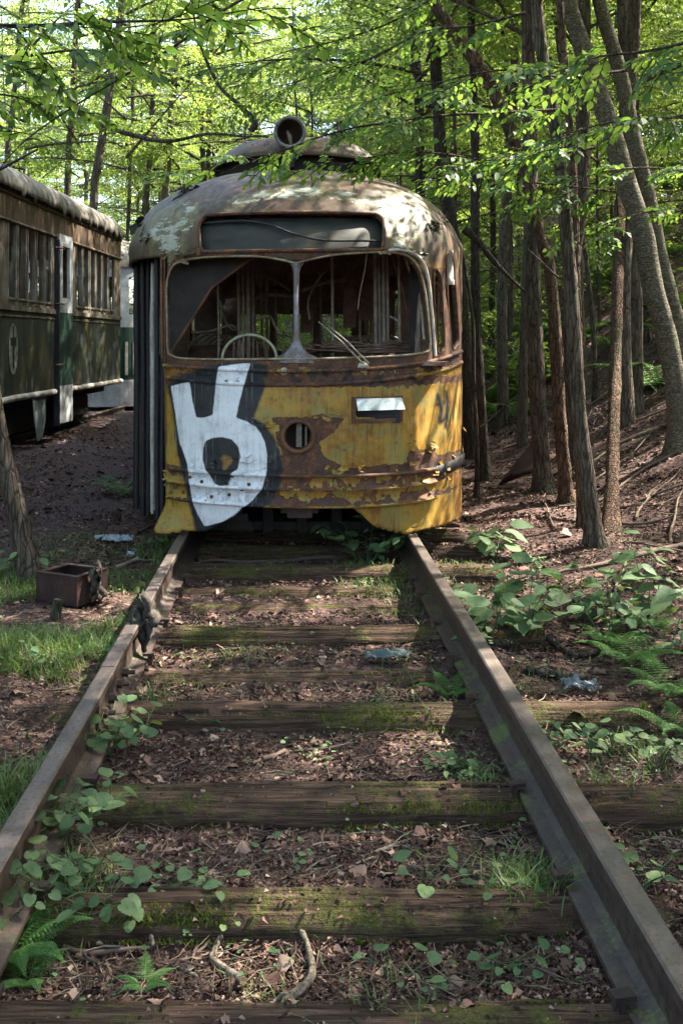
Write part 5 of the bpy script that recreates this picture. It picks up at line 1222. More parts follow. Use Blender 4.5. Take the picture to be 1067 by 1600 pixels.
# underframe with deep boxes added to darken the view below the skirt, bogies, hanging panel
m = MB(); gbox(m, -Wd + .2, -.25, VA, VBk, .50, .82); gbox(m, -1.9, -.45, VA + .3, VBk - .3, .16, .499); gbox(m, -.44, -.2, -.5, 1.0, .22, .499); gbox(m, -.44, -.2, 3.0, 4.2, .25, .499); m.build('underframe', M['under'], gt, smooth=False, local=True)
m = MB(); a = np.array([(.0, 1.05, .64), (.0, 1.55, .64), (.01, 1.50, .35), (.01, 1.38, .16), (.01, 1.22, .12), (.01, 1.10, .33)]); m.add(a, [tuple(range(6))]); o_ = m.build('hanging_panel', metal('pale_skirt', (.16, .18, .18), (.07, .07, .06), (.26, .28, .28), 6), gt, smooth=False, local=True); md = o_.modifiers.new('t', 'SOLIDIFY'); md.thickness = .01
for vv in (-3.4, -1.6, 3.1, 4.6):
    for u_ in (-.5, -2.0):
        m = MB(); a = np.linspace(0, 2 * math.pi, 26, endpoint=False); m.grid(np.stack([np.stack((np.full(26, u_ + d), vv + r_ * np.cos(a), .40 + r_ * np.sin(a)), 1) for r_, d in ((.02, .03), (.12, .04), (.26, .03), (.33, .05), (.33, -.05), (.02, -.03))]), closed=True); m.build('wheel', M['rust_dark'], gt, local=True)
m = MB(); p0 = np.array((-1.25, .4, 3.36)); m.tube([p0, p0 + (.6, -1.2, .12), p0 + (1.34, -1.15, .30), ], (.022, .018, .012), 6)
# trolley pole seen at the left edge
R_ = np.array(((math.cos(GA), -math.sin(GA), 0), (math.sin(GA), math.cos(GA), 0), (0, 0, 1)))
a = R_ @ (P(-70, 306, 9.2) - GO); b = R_ @ (P(60, 233, 9.6) - GO); m = MB(); m.tube([a, (a + b) / 2 + (0, 0, .01), b], (.022, .018, .012), 6); m.build('trolley_pole', M['rubber'], gt, local=True)

# second pair of rails under the green trams
for u_ in (-.52, -1.98):
    m = MB(); d = np.array((math.sin(GA), math.cos(GA), 0)); s_ = np.array((math.cos(GA), -math.sin(GA), 0))
    ys = np.arange(-9, 16, .6); rail_piece(m, [tuple(GO + s_ * u_ + d * v + (0, 0, .12)) for v in ys])
    tag(m.build('rail', M['rail'], None, smooth=False), 'near rail half hidden under the green tram' if u_ > -1 else 'far rail lost in shade under the green tram', 'rail', 'rails of the second track')

# the tram standing behind, only its front corner showing
ct = thing('cream_tram', (-3.95, 18.2, 0), 'pale tram with green waistband peeking out behind the green one', 'tram', None, -.05)
def plan(u, z, hw=1.27, dp=1.1): return None
th = np.linspace(-math.pi / 2, math.pi / 2, 40)
def ring(z, k=1.0, back=0.): return np.stack((1.27 * k * np.sign(np.sin(th)) * np.abs(np.sin(th)) ** .75, 1.1 - (1.1 - back) * np.abs(np.cos(th)) ** .75, np.full(40, z)), 1)
def band(z0, z1, mat, name, off=1.0, holes=None):
    m = MB(); V = np.stack((ring(z0, off), ring(z1, off))); m.grid(V)
    e0, e1 = V[:, 0], V[:, -1]
    for sg, e in ((-1, e0), (1, e1)): m.add([e[0], e[0] + (0, 9, 0), e[1] + (0, 9, 0), e[1]], [(0, 1, 2, 3)])
    o_ = m.build(name, mat, ct, local=True, smooth=False); md = o_.modifiers.new('t', 'SOLIDIFY'); md.thickness = .03; return o_
band(.10, .58, M['white'], 'skirt'); band(.58, 1.52, GM['deep'], 'waistband', 1.001); band(1.52, 1.75, M['white'], 'window_sill'); band(2.42, 2.62, M['white'], 'header')
for k in range(3, 40, 5):
    m = MB(); a, b = ring(1.75)[k - 1] * (1, 1, 0), ring(1.75)[min(k + 1, 39)] * (1, 1, 0)
    m.add([a + (0, 0, 1.75), b + (0, 0, 1.75), b + (0, 0, 2.42), a + (0, 0, 2.42)], [(0, 1, 2, 3)]); o_ = m.build('window_pillar', M['white'], ct, smooth=False, local=True); md = o_.modifiers.new('t', 'SOLIDIFY'); md.thickness = .04
for k in range(8):
    m = MB(); gbox(m, 1.24, 1.28, 1.2 + k, 1.35 + k, 1.75, 2.42); gbox(m, -1.28, -1.24, 1.2 + k, 1.35 + k, 1.75, 2.42); m.build('window_pillar', M['white'], ct, smooth=False, local=True)
for k in range(26, 36, 2):     # tall narrow windows cut through the waistband
    a, b = ring(0)[k] * 1.006, ring(0)[k + 1] * 1.006; d_ = (b - a) * .7; a = a - (0, .012, 0)
    m = MB(); V = np.array([a + (0, 0, .66), a + d_ + (0, 0, .66), a + d_ + (0, 0, 1.26), a + (0, 0, 1.26)]); m.add(V, [(0, 1, 2, 3)]); o_ = m.build('tall_window', M['pale'], ct, smooth=False, local=True); md = o_.modifiers.new('t', 'SOLIDIFY'); md.thickness = .008
m = MB(); rr_ = []
for f in np.linspace(0, 1, 12):
    k = (1 - f ** 2.4) ** (1 / 2.4) * 1.03 if f < 1 else .001; q = ring(2.60 + .62 * f, k); q[:, 1] = q[:, 1] + (1 - k) * 1.0 * (th * 0 + 1) * np.abs(np.cos(th)); rr_.append(q)
V = np.stack(rr_); m.grid(V); m.grid(np.stack((V[:, 0], V[:, 0] + (0, 9, 0)), 1)); m.grid(np.stack((V[:, -1], V[:, -1] + (0, 9, 0)), 1)); m.build('roof', GM['roof'], ct, local=True)
m = MB(); gbox(m, -1.1, 1.1, .8, 10, .45, .5); gbox(m, -1.0, 1.0, .6, 9.8, .1, .44); m.build('underframe', M['under'], ct, smooth=False, local=True)

# ------------------------------------------------------------------ single things on the ground
def gp(x, y, dz=0.0, it=12):
    """where the line of sight of photo pixel (x, y) meets the ground"""
    Ys = np.arange(1.2, 45, .01); q = P(x, y, 1.0) - (0, 0, EYE); Xs = q[0] * Ys; Zs = EYE + q[2] * Ys
    hit = np.nonzero(Zs < ground(Xs, Ys) + dz)[0]; k = hit[0] if len(hit) else len(Ys) - 1
    return np.array((Xs[k], Ys[k], float(ground(Xs[k], Ys[k]))))
# rusty box
bp = np.array((-1.235, 5.68, -.165)); bx = thing('metal_box', bp, 'rusty open-topped metal box standing in the grass beside the near trunk', 'box', None, math.radians(-28))
n = M['rust']; W_, D_, H_ = .27, .25, .155; t_ = .008
nbx = NT('box_rust', .8, .3); nbx.col(nbx.ramp(nbx.math('ADD', nbx.math('MULTIPLY', nbx.noise(7, 7), .6), nbx.math('MULTIPLY', nbx.noise(60, 4), .4)), [(.36, (.014, .008, .007)), (.5, (.030, .014, .011)), (.62, (.055, .024, .016)), (.75, (.10, .045, .025))])); nbx.bump(nbx.noise(60, 4), .5, .004)
for (cx_, cy_, dx, dy) in ((0, -D_ / 2, W_, t_), (0, D_ / 2, W_, t_), (-W_ / 2 - t_ / 2 - .0005, 0, t_, D_ + t_), (W_ / 2 + t_ / 2 + .0005, 0, t_, D_ + t_)):
    m = MB(); m.box((cx_, cy_, H_ / 2), (dx, dy, H_)); m.build('box_side', nbx.m, bx, smooth=False, local=True)
m = MB(); m.box((0, 0, .012), (W_, D_ - t_, .008)); m.build('box_bottom', nbx.m, bx, smooth=False, local=True)
m = MB(); z_ = H_ + .003
for (cx_, cy_, dx, dy) in ((0, -D_ / 2 + .012, W_ + .026, .034), (0, D_ / 2 - .012, W_ + .026, .034), (-W_ / 2 + .006, 0, .036, D_ - .060), (W_ / 2 - .006, 0, .036, D_ - .060)): m.box((cx_, cy_, z_), (dx, dy, .006))
m.build('box_rim', nbx.m, bx, smooth=False, local=True)
def crumple(name, c_, size, mat, label, cat, seed, nn_=22, thick=.002, amp=.5):
    r = np.random.default_rng(seed); u = np.linspace(-1, 1, nn_); U, Vv = np.meshgrid(u, u, indexing='ij')
    z = size[2] * ((fbm(U * 2.6 + 9, Vv * 2.6, seed, 4) - .35) * 3.0) * (1 - .4 * (U ** 2 + Vv ** 2) / 2)
    x = size[0] * (U + amp * (fbm(U * 2, Vv * 2, seed + 1, 3) - .5)); y = size[1] * (Vv + amp * (fbm(U * 2, Vv * 2, seed + 2, 3) - .5))
    m = MB(); m.grid(np.stack((x + c_[0], y + c_[1], z + c_[2]), -1)); o_ = m.build(name, mat, None, smooth=True); md = o_.modifiers.new('t', 'SOLIDIFY'); md.thickness = thick
    return tag(o_, label, cat)
npl = NT('clear_plastic', .12, .6); npl.b.inputs['Transmission Weight'].default_value = .75; npl.b.inputs['IOR'].default_value = 1.2; npl.col((.5, .56, .58))
nbl = NT('blue_plastic', .5, .3); nbl.col(nbl.ramp(nbl.noise(20, 5), [(.3, (.022, .034, .034)), (.7, (.085, .115, .11))]))
nwp = NT('pale_scrap', .5, .4); nwp.col(nwp.ramp(nwp.noise(20, 5), [(.3, (.10, .11, .12)), (.7, (.34, .38, .42))]))
ncl = NT('dark_cloth', .9, .1); ncl.col(ncl.ramp(ncl.noise(26, 6), [(.3, (.016, .014, .011)), (.55, (.06, .052, .042)), (.75, (.13, .115, .09))])); ncl.bump(ncl.noise(40, 6), .8, .01)
crumple('plastic_wrapper', gp(603, 1036) + (0, 0, .03), (.10, .035, .025), nbl.m, 'crumpled blue-green plastic scrap lying between the rails', 'litter', 3)
crumple('plastic_bottle', gp(905, 1088) + (0, 0, .035), (.075, .045, .05), npl.m, 'crushed clear plastic bottle lying behind the mossy sleeper end', 'litter', 5)
crumple('paper_scrap', gp(185, 846) + (0, 0, .015), (.10, .06, .03), nwp.m, 'pale scrap of litter on the ground left of the tram door', 'litter', 7)
crumple('paper_scrap', gp(160, 843) + (0, 0, .01), (.05, .03, .02), nwp.m, 'smaller pale scrap on the path, left of the bigger one', 'litter', 8)
crumple('paper_scrap', gp(205, 876) + (0, 0, .03), (.025, .02, .03), nwp.m, 'tiny white scrap by the stick behind the rusty box', 'litter', 18)
for k, (x, y, s_, lb_, rz) in enumerate(((240, 955, (.045, .04, .12), 'withered brown rag of leaves draped over the left rail', 0), (160, 915, (.04, .03, .10), 'curled dead leaf bundle hanging on the side of the rusty box', 0))):
    pp_ = np.array((-.69, 4.62, -.02)) if k == 0 else bp + np.array((.17, -.10, .07))
    m = MB(); r = np.random.default_rng(k + 4)
    for j in range(16 if k == 0 else 7):
        u = np.linspace(-1, 1, 7); a = r.uniform(0, 6.28); c_ = pp_ + r.normal(0, 1, 3) * np.array(s_) * .5; L_ = r.uniform(.04, .09)
        V = r.normal(0, .0045, (7, 4, 3)) + np.array([[c_ + (math.cos(a) * q * .03 * (1 - p * p) + .012 * math.sin(p * 3 + j), math.sin(a) * q * .03 * (1 - p * p) - .02 * math.cos(q * 2), -p * L_ * .8 + .014 * q * q) for q in (-1, -.4, .4, 1)] for p in u]); m.grid(V)
    o_ = m.build('dead_foliage', ncl.m, None); md = o_.modifiers.new('t', 'SOLIDIFY'); md.thickness = .002; tag(o_, lb_, 'dead leaves')
def stump(x, y, r_, h_, label, seed, lean=.1):
    p = gp(x, y); m = MB(); z_ = np.linspace(-.05, h_, 8); m.tube(np.stack((p[0] + lean * z_, np.full(8, p[1]), p[2] + z_), 1), r_ * (1.25 - .25 * np.linspace(0, 1, 8)), 12, noise=.5, seed=seed)
    tag(m.build('stump', M['bark_dark'], None), label, 'stump')
stump(88, 968, .024, .10, 'little dark stub poking up in front of the rusty box', 1); stump(341, 866, .022, .07, 'small dark stub between the rails near the tram', 2); stump(182, 812, .03, .06, 'low dark stub left of the tram doors', 3)
stump(986, 600, .10, .62, 'broken reddish stump on the bank behind the straight brown trunk', 4, -.2)
m = MB(); q = [P(780, 738, 10.1), P(836, 688, 10.3), P(838, 735, 9.9), P(800, 742, 9.8)]; q[0][2] = float(ground(q[0][0], 10.1)); m.add(q, [(0, 1, 2, 3)]); o_ = m.build('metal_plate', nbx.m, None, smooth=False); md = o_.modifiers.new('t', 'SOLIDIFY'); md.thickness = .02
tag(o_, 'rusty steel plate propped at a slant behind the trunks', 'metal plate')
# logs and larger sticks
def stick(pix, r0, r1, label, group, mat='twig', seed=0, dz=.0, noise=.4, name='fallen_stick', fork=None):
    q = np.array([gp(a, b) + (0, 0, r0 * .8 + dz) for a, b in pix]); q = crom(q, 6); q[:, 2] = ground(q[:, 0], q[:, 1]) + r0 * .8 + dz + .008 * vnoise(q[:, 0] * 9, q[:, 1] * 9, seed)
    m = MB(); m.tube(q, np.linspace(r0, r1, len(q)), 8, noise=noise, seed=seed)
    if fork is not None:
        i, vec = fork; i = int(i * (len(q) - 1)); m.tube([q[i], q[i] + np.array(vec) * .5 + (0, 0, .01), q[i] + np.array(vec)], (r0 * .6, r0 * .4, r0 * .2), 6)
    return tag(m.build(name, M[mat] if isinstance(mat, str) else mat, None), label, 'stick', group)
nst = NT('pale_stick_bark', .85, .2); nst.col(nst.ramp(nst.math('ADD', nst.math('MULTIPLY', nst.noise(18, 6), .6), nst.math('MULTIPLY', nst.vor(90), .4)), [(.30, (.035, .026, .018)), (.45, (.11, .085, .062)), (.62, (.21, .175, .13))])); nst.bump(nst.noise(70, 5), .7, .004)
GS = 'sticks lying between the rails'
stick([(400, 1610), (440, 1580), (472, 1560), (488, 1535), (482, 1500), (470, 1470), (466, 1448)], .0115, .0065, 'longest pale crooked stick at the bottom, right of the forked one', GS, nst.m, 1, .01, fork=(.15, (.02, -.05, .05)))
stick([(380, 1545), (350, 1528), (332, 1510), (340, 1485), (356, 1462), (362, 1455)], .0095, .006, 'pale forked stick curved like a hook, bottom centre', GS, nst.m, 2, .005, fork=(.9, (.03, .10, .03)))
stick([(740, 1474), (765, 1455), (800, 1448), (820, 1440)], .010, .006, 'short pale stick inside the right rail, left of the thick bark-covered one', GS, nst.m, 3)
stick([(856, 1458), (880, 1440), (905, 1412), (915, 1408)], .013, .008, 'short thick stick with bark touching the inside of the right rail', GS, nst.m, 4)
stick([(878, 1490), (900, 1465), (925, 1440), (938, 1422), (925, 1445)], .005, .003, 'thin bent twig by the foot of the right rail', GS, 'twig', 5)
stick([(640, 1364), (690, 1358), (740, 1370), (770, 1378)], .006, .003, 'long thin stick in the litter two sleepers up, right side', GS, nst.m, 6)
stick([(585, 1340), (610, 1330), (640, 1318)], .007, .005, 'small stick in the litter right of centre', GS, nst.m, 7)
stick([(100, 1490), (135, 1497), (175, 1495), (235, 1488)], .008, .005, 'dark stick lying by the fern at the bottom left', GS, 'twig', 8)
stick([(120, 1500), (160, 1512), (200, 1528)], .007, .004, 'dark stick splayed from the one by the fern', GS, 'twig', 9)
stick([(230, 1452), (236, 1470), (240, 1490)], .007, .005, 'stubby stick between the leafy clump and the hooked stick', GS, nst.m, 10)
stick([(300, 1500), (325, 1480), (330, 1465)], .0045, .003, 'fine curved twig left of the hooked stick', GS, 'twig', 11)
stick([(275, 1515), (300, 1528), (318, 1540)], .006, .004, 'grey stick under the fine curved twig', GS, nst.m, 12)
stick([(330, 1138), (420, 1130), (520, 1132), (610, 1135), (700, 1130)], .006, .003, 'very long thin stick crossing the bed just in front of a sleeper', GS, 'twig', 13)
stick([(395, 1196), (440, 1180), (520, 1172), (560, 1165)], .006, .003, 'long thin twig in the litter above the widest mossy sleeper', GS, 'twig', 14)
stick([(410, 1192), (430, 1186), (445, 1178)], .010, .007, 'stubby dark stick above the widest mossy sleeper', GS, 'twig', 15)
stick([(170, 1268), (230, 1262), (300, 1258)], .007, .004, 'thin stick in front of the widest mossy sleeper, left', GS, 'twig', 16)
stick([(560, 872), (470, 878), (400, 882), (330, 880), (290, 888)], .016, .008, 'dark branch lying across the bed just before the tram', GS, 'twig', 17)
stick([(690, 905), (660, 915), (600, 920), (560, 905)], .009, .004, 'pale twig by the grass near the tram, right of centre', GS, nst.m, 18)
GB = 'branches lying on the bank'
stick([(1075, 655), (1020, 675), (960, 700), (900, 745)], .022, .010, 'long grey branch lying on the bank right of the trunks, upper one', GB, nst.m, 19)
stick([(1075, 700), (1000, 740), (930, 790)], .018, .008, 'grey branch lying on the bank, middle one', GB, 'twig', 20)
stick([(1080, 590), (1030, 605), (985, 615)], .05, .04, 'thick fallen log high on the bank at the right edge', GB, 'bark', 21, name='fallen_log')
stick([(1090, 848), (1020, 866), (940, 886), (870, 900)], .020, .011, 'brown fallen bough at the right edge, in front of the trunks', GB, 'twig', 22, name='fallen_log')
stick([(700, 1010), (780, 1012), (850, 1002), (900, 1030), (940, 1022)], .020, .012, 'dark fallen bough right of the rail behind the clear bottle', GB, 'bark', 23, name='fallen_log')
stick([(820, 1050), (870, 1062), (930, 1068)], .022, .014, 'brown rotten bough beside the clear bottle', GB, 'bark', 24, name='fallen_log')
stick([(975, 980), (960, 930), (975, 890), (985, 850)], .010, .004, 'forked pale stick in the leaf litter below the bank', GB, nst.m, 25)
stick([(180, 892), (205, 882), (240, 880)], .016, .010, 'short grey stick behind the rusty box', None, nst.m, 26)
stick([(180, 842), (215, 836), (262, 822)], .010, .008, 'dark rod on the ground running to the tram doors', None, 'twig', 27)
rs = np.random.default_rng(12)
for k in range(110):
    Yk = rs.uniform(6.6, 17); xx = rs.uniform(1.9, 2.0 + .26 * Yk); a = rs.uniform(-1.2, 1.6); ln = rs.uniform(.3, 1.6)
    ts = np.linspace(0, 1, 10); q = np.stack((xx + ln * ts * math.cos(a), Yk + ln * ts * math.sin(a) + .12 * np.sin(ts * 3 + k) + .03 * np.sin(ts * 11 + k), ts * 0), 1); q[:, 2] = ground(q[:, 0], q[:, 1]) + .02 + .05 * rs.uniform() * ts
    m = MB(); m.tube(q, np.linspace(.010, .003, 10) * rs.uniform(.5, 1.4), 6, noise=.3, seed=k); tag(m.build('brush_stick', nst.m if k % 3 == 0 else M['twig'], None), 'dead brushwood stick among many strewn over the bank', 'stick', 'brushwood on the bank')
# ------------------------------------------------------------------ plants
LSC = dict(round=.74, opp=.9, oval=.8)
def leafy_plant(name, base, label, cat, seed, stems=3, h=.22, ls=.075, n_=7, shape='oval', spreadr=.12, group=None, tilt=.5, mat='plant'):
    r = np.random.default_rng(seed); t = thing(name, base, label, cat, group); m = MB(); PP, DD, NN, SS = [], [], [], []
    if shape == 'round': stems = int(stems * 1.3); n_ += 1
    for s_ in range(stems):
        a = r.uniform(0, 6.28); lean = r.uniform(.1, .8) * spreadr; hh_ = h * r.uniform(.6, 1.15); b = np.array(base) + (r.normal(0, .02), r.normal(0, .02), -.01)
        tp = b + (math.cos(a) * lean * 2, math.sin(a) * lean * 2, hh_); mid = (b + tp) / 2 + (0, 0, hh_ * .12); q = crom([b, mid, tp], 5); m.tube(q, np.linspace(.0035, .0015, len(q)), 5)
        for k in range(n_):
            f = .25 + .75 * (k + 1) / n_; j = min(int(f * (len(q) - 1)), len(q) - 1); p = q[j]; an = k * 2.4 + r.uniform(-.5, .5) + s_
            if shape == 'opp': an = a + (1.57 if k % 2 else -1.57) + r.uniform(-.35, .35)
            pet = r.uniform(.015, .05) * (2 if shape == 'round' else 1); d = np.array((math.cos(an), math.sin(an), r.uniform(-.1, .35)))
            p2 = p + d * pet + (0, 0, pet * .3); m.tube([p, p2], .0012, 3, cap=False)
            PP.append(p2); DD.append(d * (1, 1, .0) + (0, 0, r.uniform(-.6, .25))); NN.append((r.normal(0, tilt * .6), r.normal(0, tilt * .6) - .2, 1)); SS.append(ls * LSC.get(shape, .85) * r.uniform(.5, 1.25))
    m.build('stem', M['plant'], t)
    T_, F_ = (LTH, LFH) if shape == 'round' else (LT15, LF15)
    V, F = leaf_verts(np.array(PP), np.array(DD), np.array(NN, float), np.array(SS), T_, .95 if shape == 'round' else 1.05, F_); b = MB(); b.add(V, F); b.build('foliage', M[mat], t); return t
def fern(base, label, seed, nf=7, L=.34, group='ferns', yaw0=0, arc=6.28, up=.7, mat='fern'):
    r = np.random.default_rng(seed); t = thing('fern', base, label, 'fern', group); m = MB(); PP, DD, NN, SS = [], [], [], []
    for k in range(nf):
        a = yaw0 + arc * (k + r.uniform(0, .6)) / nf; ln = L * r.uniform(.75, 1.1); d = np.array((math.cos(a), math.sin(a), 0)); sd = np.array((-d[1], d[0], 0))
        f = lambda t_: np.array(base) + d * ln * (t_ * .95) + np.array((0, 0, 1)) * ln * (up * t_ * (1.5 - 1.05 * t_)) + (0, 0, .0)
        q = np.array([f(x) for x in np.linspace(0, 1, 9)]); m.tube(q, np.linspace(.0022, .0008, 9), 4, cap=False)
        for i in range(20):
            tt = .16 + .84 * i / 20; p = f(tt); w = ln * .30 * math.sin(math.pi * min(1, (tt * .82 + .16))) ** .9 * (1.12 - tt)
            for sg in (-1, 1):
                pd = sd * sg + d * .35; pd = pd / np.linalg.norm(pd)
                nl = max(3, int(w / (ln / 20 * .42)))
                for j in range(nl):      # leaflets along each pinna
                    u = (j + .5) / nl; pp_ = p + pd * w * u + (0, 0, -.18 * w * u); 
                    for s2 in (-1, 1):
                        PP.append(pp_); DD.append(pd * .55 + d * s2 + (0, 0, -.05)); NN.append((r.normal(0, .25), r.normal(0, .25), 1)); SS.append(ln / 20 * .74 * (1.15 - .6 * u))
    m.build('stem', M['fern'], t); V, F = leaf_verts(np.array(PP), np.array(DD), np.array(NN, float), np.array(SS), LT6, 1.0, LF6); b = MB(); b.add(V, F); b.build('frond', M[mat], t, smooth=False); return t
GPn = 'broad-leaved seedlings'
def gpz(x, y): return gp(x, y)
PL = [ # x, y(base), shape, stems, height, leaf, n, spread, label
    (572, 884, 'opp', 9, .30, .12, 6, .26, 'leafy green plant in front of the dark opening under the tram'),
    (640, 868, 'oval', 5, .30, .13, 5, .10, 'taller leafy shoot at the foot of the right rail by the tram skirt'),
    (775, 880, 'opp', 5, .26, .17, 5, .24, 'wide flat-leaved seedling just right of the tram corner'),
    (840, 905, 'oval', 3, .16, .05, 8, .03, 'small yellow-green plant catching the sun right of the tram'),
    (775, 1000, 'opp', 6, .30, .14, 6, .24, 'broad-leaved seedling leaning over the right rail'),
    (825, 985, 'opp', 6, .30, .15, 6, .24, 'largest broad-leaved seedling right of the right rail'),
    (905, 965, 'opp', 5, .28, .13, 6, .22, 'broad-leaved seedling behind the fern on the right'),
    (1010, 965, 'opp', 6, .34, .15, 6, .26, 'broad-leaved seedling at the right edge below the bank'),
    (735, 1010, 'opp', 3, .12, .07, 5, .10, 'small seedling against the outside of the right rail'),
    (700, 950, 'oval', 3, .14, .09, 4, .12, 'pale-leaved shoot inside the right rail'),
    (955, 1000, 'opp', 4, .25, .09, 6, .16, 'seedling tangled into the fern on the right'),
    (1045, 1020, 'opp', 4, .25, .09, 6, .18, 'seedling at the right edge beside the fern'),
    (172, 1180, 'round', 7, .13, .065, 4, .09, 'round-leaved clump hugging the left rail at mid height'),
    (205, 1165, 'round', 5, .09, .055, 3, .08, 'small round-leaved plant right of the clump by the left rail'),
    (105, 1330, 'round', 5, .13, .065, 5, .06, 'tall round-leaved plant against the left rail'),
    (150, 1290, 'oval', 3, .14, .095, 4, .08, 'maple-like seedling reaching over the litter by the left rail'),
    (75, 1400, 'round', 4, .11, .060, 4, .09, 'round-leaved plant at the left edge, above the fern'),
    (130, 1440, 'round', 4, .09, .055, 4, .10, 'round-leaved patch right of the bottom left fern'),
    (205, 1452, 'round', 3, .06, .042, 3, .05, 'few small round leaves left of the stubby stick'),
    (275, 1412, 'round', 5, .045, .045, 3, .07, 'row of small leaves on the edge of the brown sleeper'),
    (355, 1440, 'round', 3, .04, .036, 3, .03, 'little sprig at the foot of the brown sleeper'),
    (20, 1440, 'round', 6, .10, .055, 4, .08, 'leafy plant cut by the left edge near the fern'),
    (735, 1215, 'oval', 6, .07, .055, 4, .08, 'low leafy patch inside the right rail above a sleeper'),
    (690, 1212, 'oval', 4, .05, .045, 4, .07, 'flat little leaves left of the patch by the right rail'),
    (660, 1395, 'round', 2, .05, .055, 3, .03, 'single small green plant standing on the brown sleeper'),
    (790, 1415, 'round', 3, .06, .045, 3, .05, 'small leaves in the grass tuft by the right rail'),
    (640, 1532, 'round', 2, .03, .045, 3, .05, 'flat round leaves on the litter at the bottom, right of centre'),
    (800, 1535, 'round', 3, .05, .045, 4, .06, 'leafy patch beside the right rail at the bottom'),
    (860, 1170, 'oval', 5, .10, .06, 5, .08, 'seedlings in front of the mossy sleeper end'),
    (960, 1190, 'oval', 6, .12, .065, 5, .10, 'seedlings at the right under the fern'),
    (1030, 1200, 'oval', 5, .12, .065, 5, .10, 'seedlings at the right edge above a sleeper end'),
    (1000, 1400, 'oval', 4, .10, .07, 4, .08, 'glossy leaves outside the right rail near the bottom corner'),
    (60, 1040, 'opp', 3, .10, .06, 5, .10, 'pale little plant in the grass left of the track'),
    (165, 1035, 'round', 2, .05, .04, 3, .04, 'tiny plant beside the left rail joint'),
    (20, 905, 'opp', 4, .16, .09, 5, .14, 'leafy plant by the foot of the leaning grey trunk'),
    (80, 905, 'opp', 3, .14, .08, 5, .10, 'leafy plant between the grey trunk and the rusty box'),
    (245, 858, 'oval', 4, .12, .06, 5, .08, 'bright leafy sprig beside the left rail near the tram'),
    (120, 665, 'opp', 3, .30, .12, 6, .2, 'seedling in front of the green tram door'),
    (480, 1190, 'oval', 3, .03, .030, 3, .03, 'tiny sprouts in the litter at the centre'),
    (425, 1318, 'oval', 1, .02, .07, 2, .03, 'two fresh green leaves lying in the litter'),
    (590, 1105, 'oval', 3, .05, .035, 4, .04, 'tiny plant behind the dark split sleeper'),
    (560, 925, 'oval', 3, .06, .04, 4, .05, 'small weeds between the rails before the tram'),
]
for i, (x, y, sh, st_, h_, ls_, nn_, sp, lab) in enumerate(PL):
    leafy_plant('seedling' if sh != 'round' else 'ground_plant', gpz(x, y), lab, 'plant', 400 + i, st_, h_, ls_, nn_, sh, sp, GPn if sh != 'round' else 'round-leaved plants')
FE = [(18, 1500, 8, .20, 'bright fern in the bottom left corner'), (45, 1540, 5, .12, 'small fern below the bottom left one'), (985, 1040, 7, .30, 'big fern right of the clear bottle'), (1045, 1090, 6, .28, 'fern at the right edge above the mossy sleeper end'), (955, 1010, 6, .26, 'feathery fern behind the big one on the right'),
      (705, 1090, 7, .20, 'fern inside the right rail at mid height'), (322, 1135, 4, .11, 'small fern in front of the dark split sleeper'), (192, 775, 7, .40, 'fern tuft left of the tram doors'), (1020, 985, 5, .24, 'fern higher up by the right edge'), (1060, 1150, 5, .24, 'fern cut by the right edge'),
      (225, 1545, 5, .09, 'low ferny sprig near the bottom left sticks')]
for i, (x, y, nf, L_, lab) in enumerate(FE): fern(gpz(x, y), lab, 500 + i, nf, L_)
rs = np.random.default_rng(21)
FM = fern(np.array((3.2, 16., float(ground(3.2, 16.)))), 'bushy fern in the fern bank right of the yellow tram', 560, 9, .75, 'fern bank'); nf_ = 0
LPm = leafy_plant('bank_shrub', np.array((3.8, 15., float(ground(3.8, 15.)))), 'low leafy shrub on the wooded bank', 'shrub', 561, 10, .9, .13, 12, 'opp', .30, 'shrubs on the bank', .6, 'leaf')
while nf_ < 120:
    y = rs.uniform(11.5, 30); x = rs.uniform(2.2, 2.2 + .40 * y)
    if x / y < .15 or (y < 14 and x / y < .30) or (y < 19 and x / y > .24 and rs.uniform() < .75): continue
    src = FM if nf_ % 2 else LPm; c_ = copy_tree(src); c_.location = (x, y, float(ground(x, y)) - (0.03)); c_.rotation_euler = (0, 0, rs.uniform(0, 6.28)); s_ = rs.uniform(.8, 1.6); c_.scale = (s_,) * 3; nf_ += 1
for k in range(60):
    y = rs.uniform(18, 34); x = rs.uniform(-.36 * y, -1.) if k % 3 else rs.uniform(-9, -7.4)
    if -7.3 < x < -1.7 and y < 28: continue
    if -1.7 < x < 2 and y < 20: continue
    c_ = copy_tree(LPm, None, 'low leafy shrub in the woods behind the trams'); c_['group'] = 'shrubs behind the trams'; c_.location = (x, y, float(ground(x, y))); c_.rotation_euler = (0, 0, rs.uniform(0, 6.28)); s_ = rs.uniform(1.2, 2.6); c_.scale = (s_,) * 3

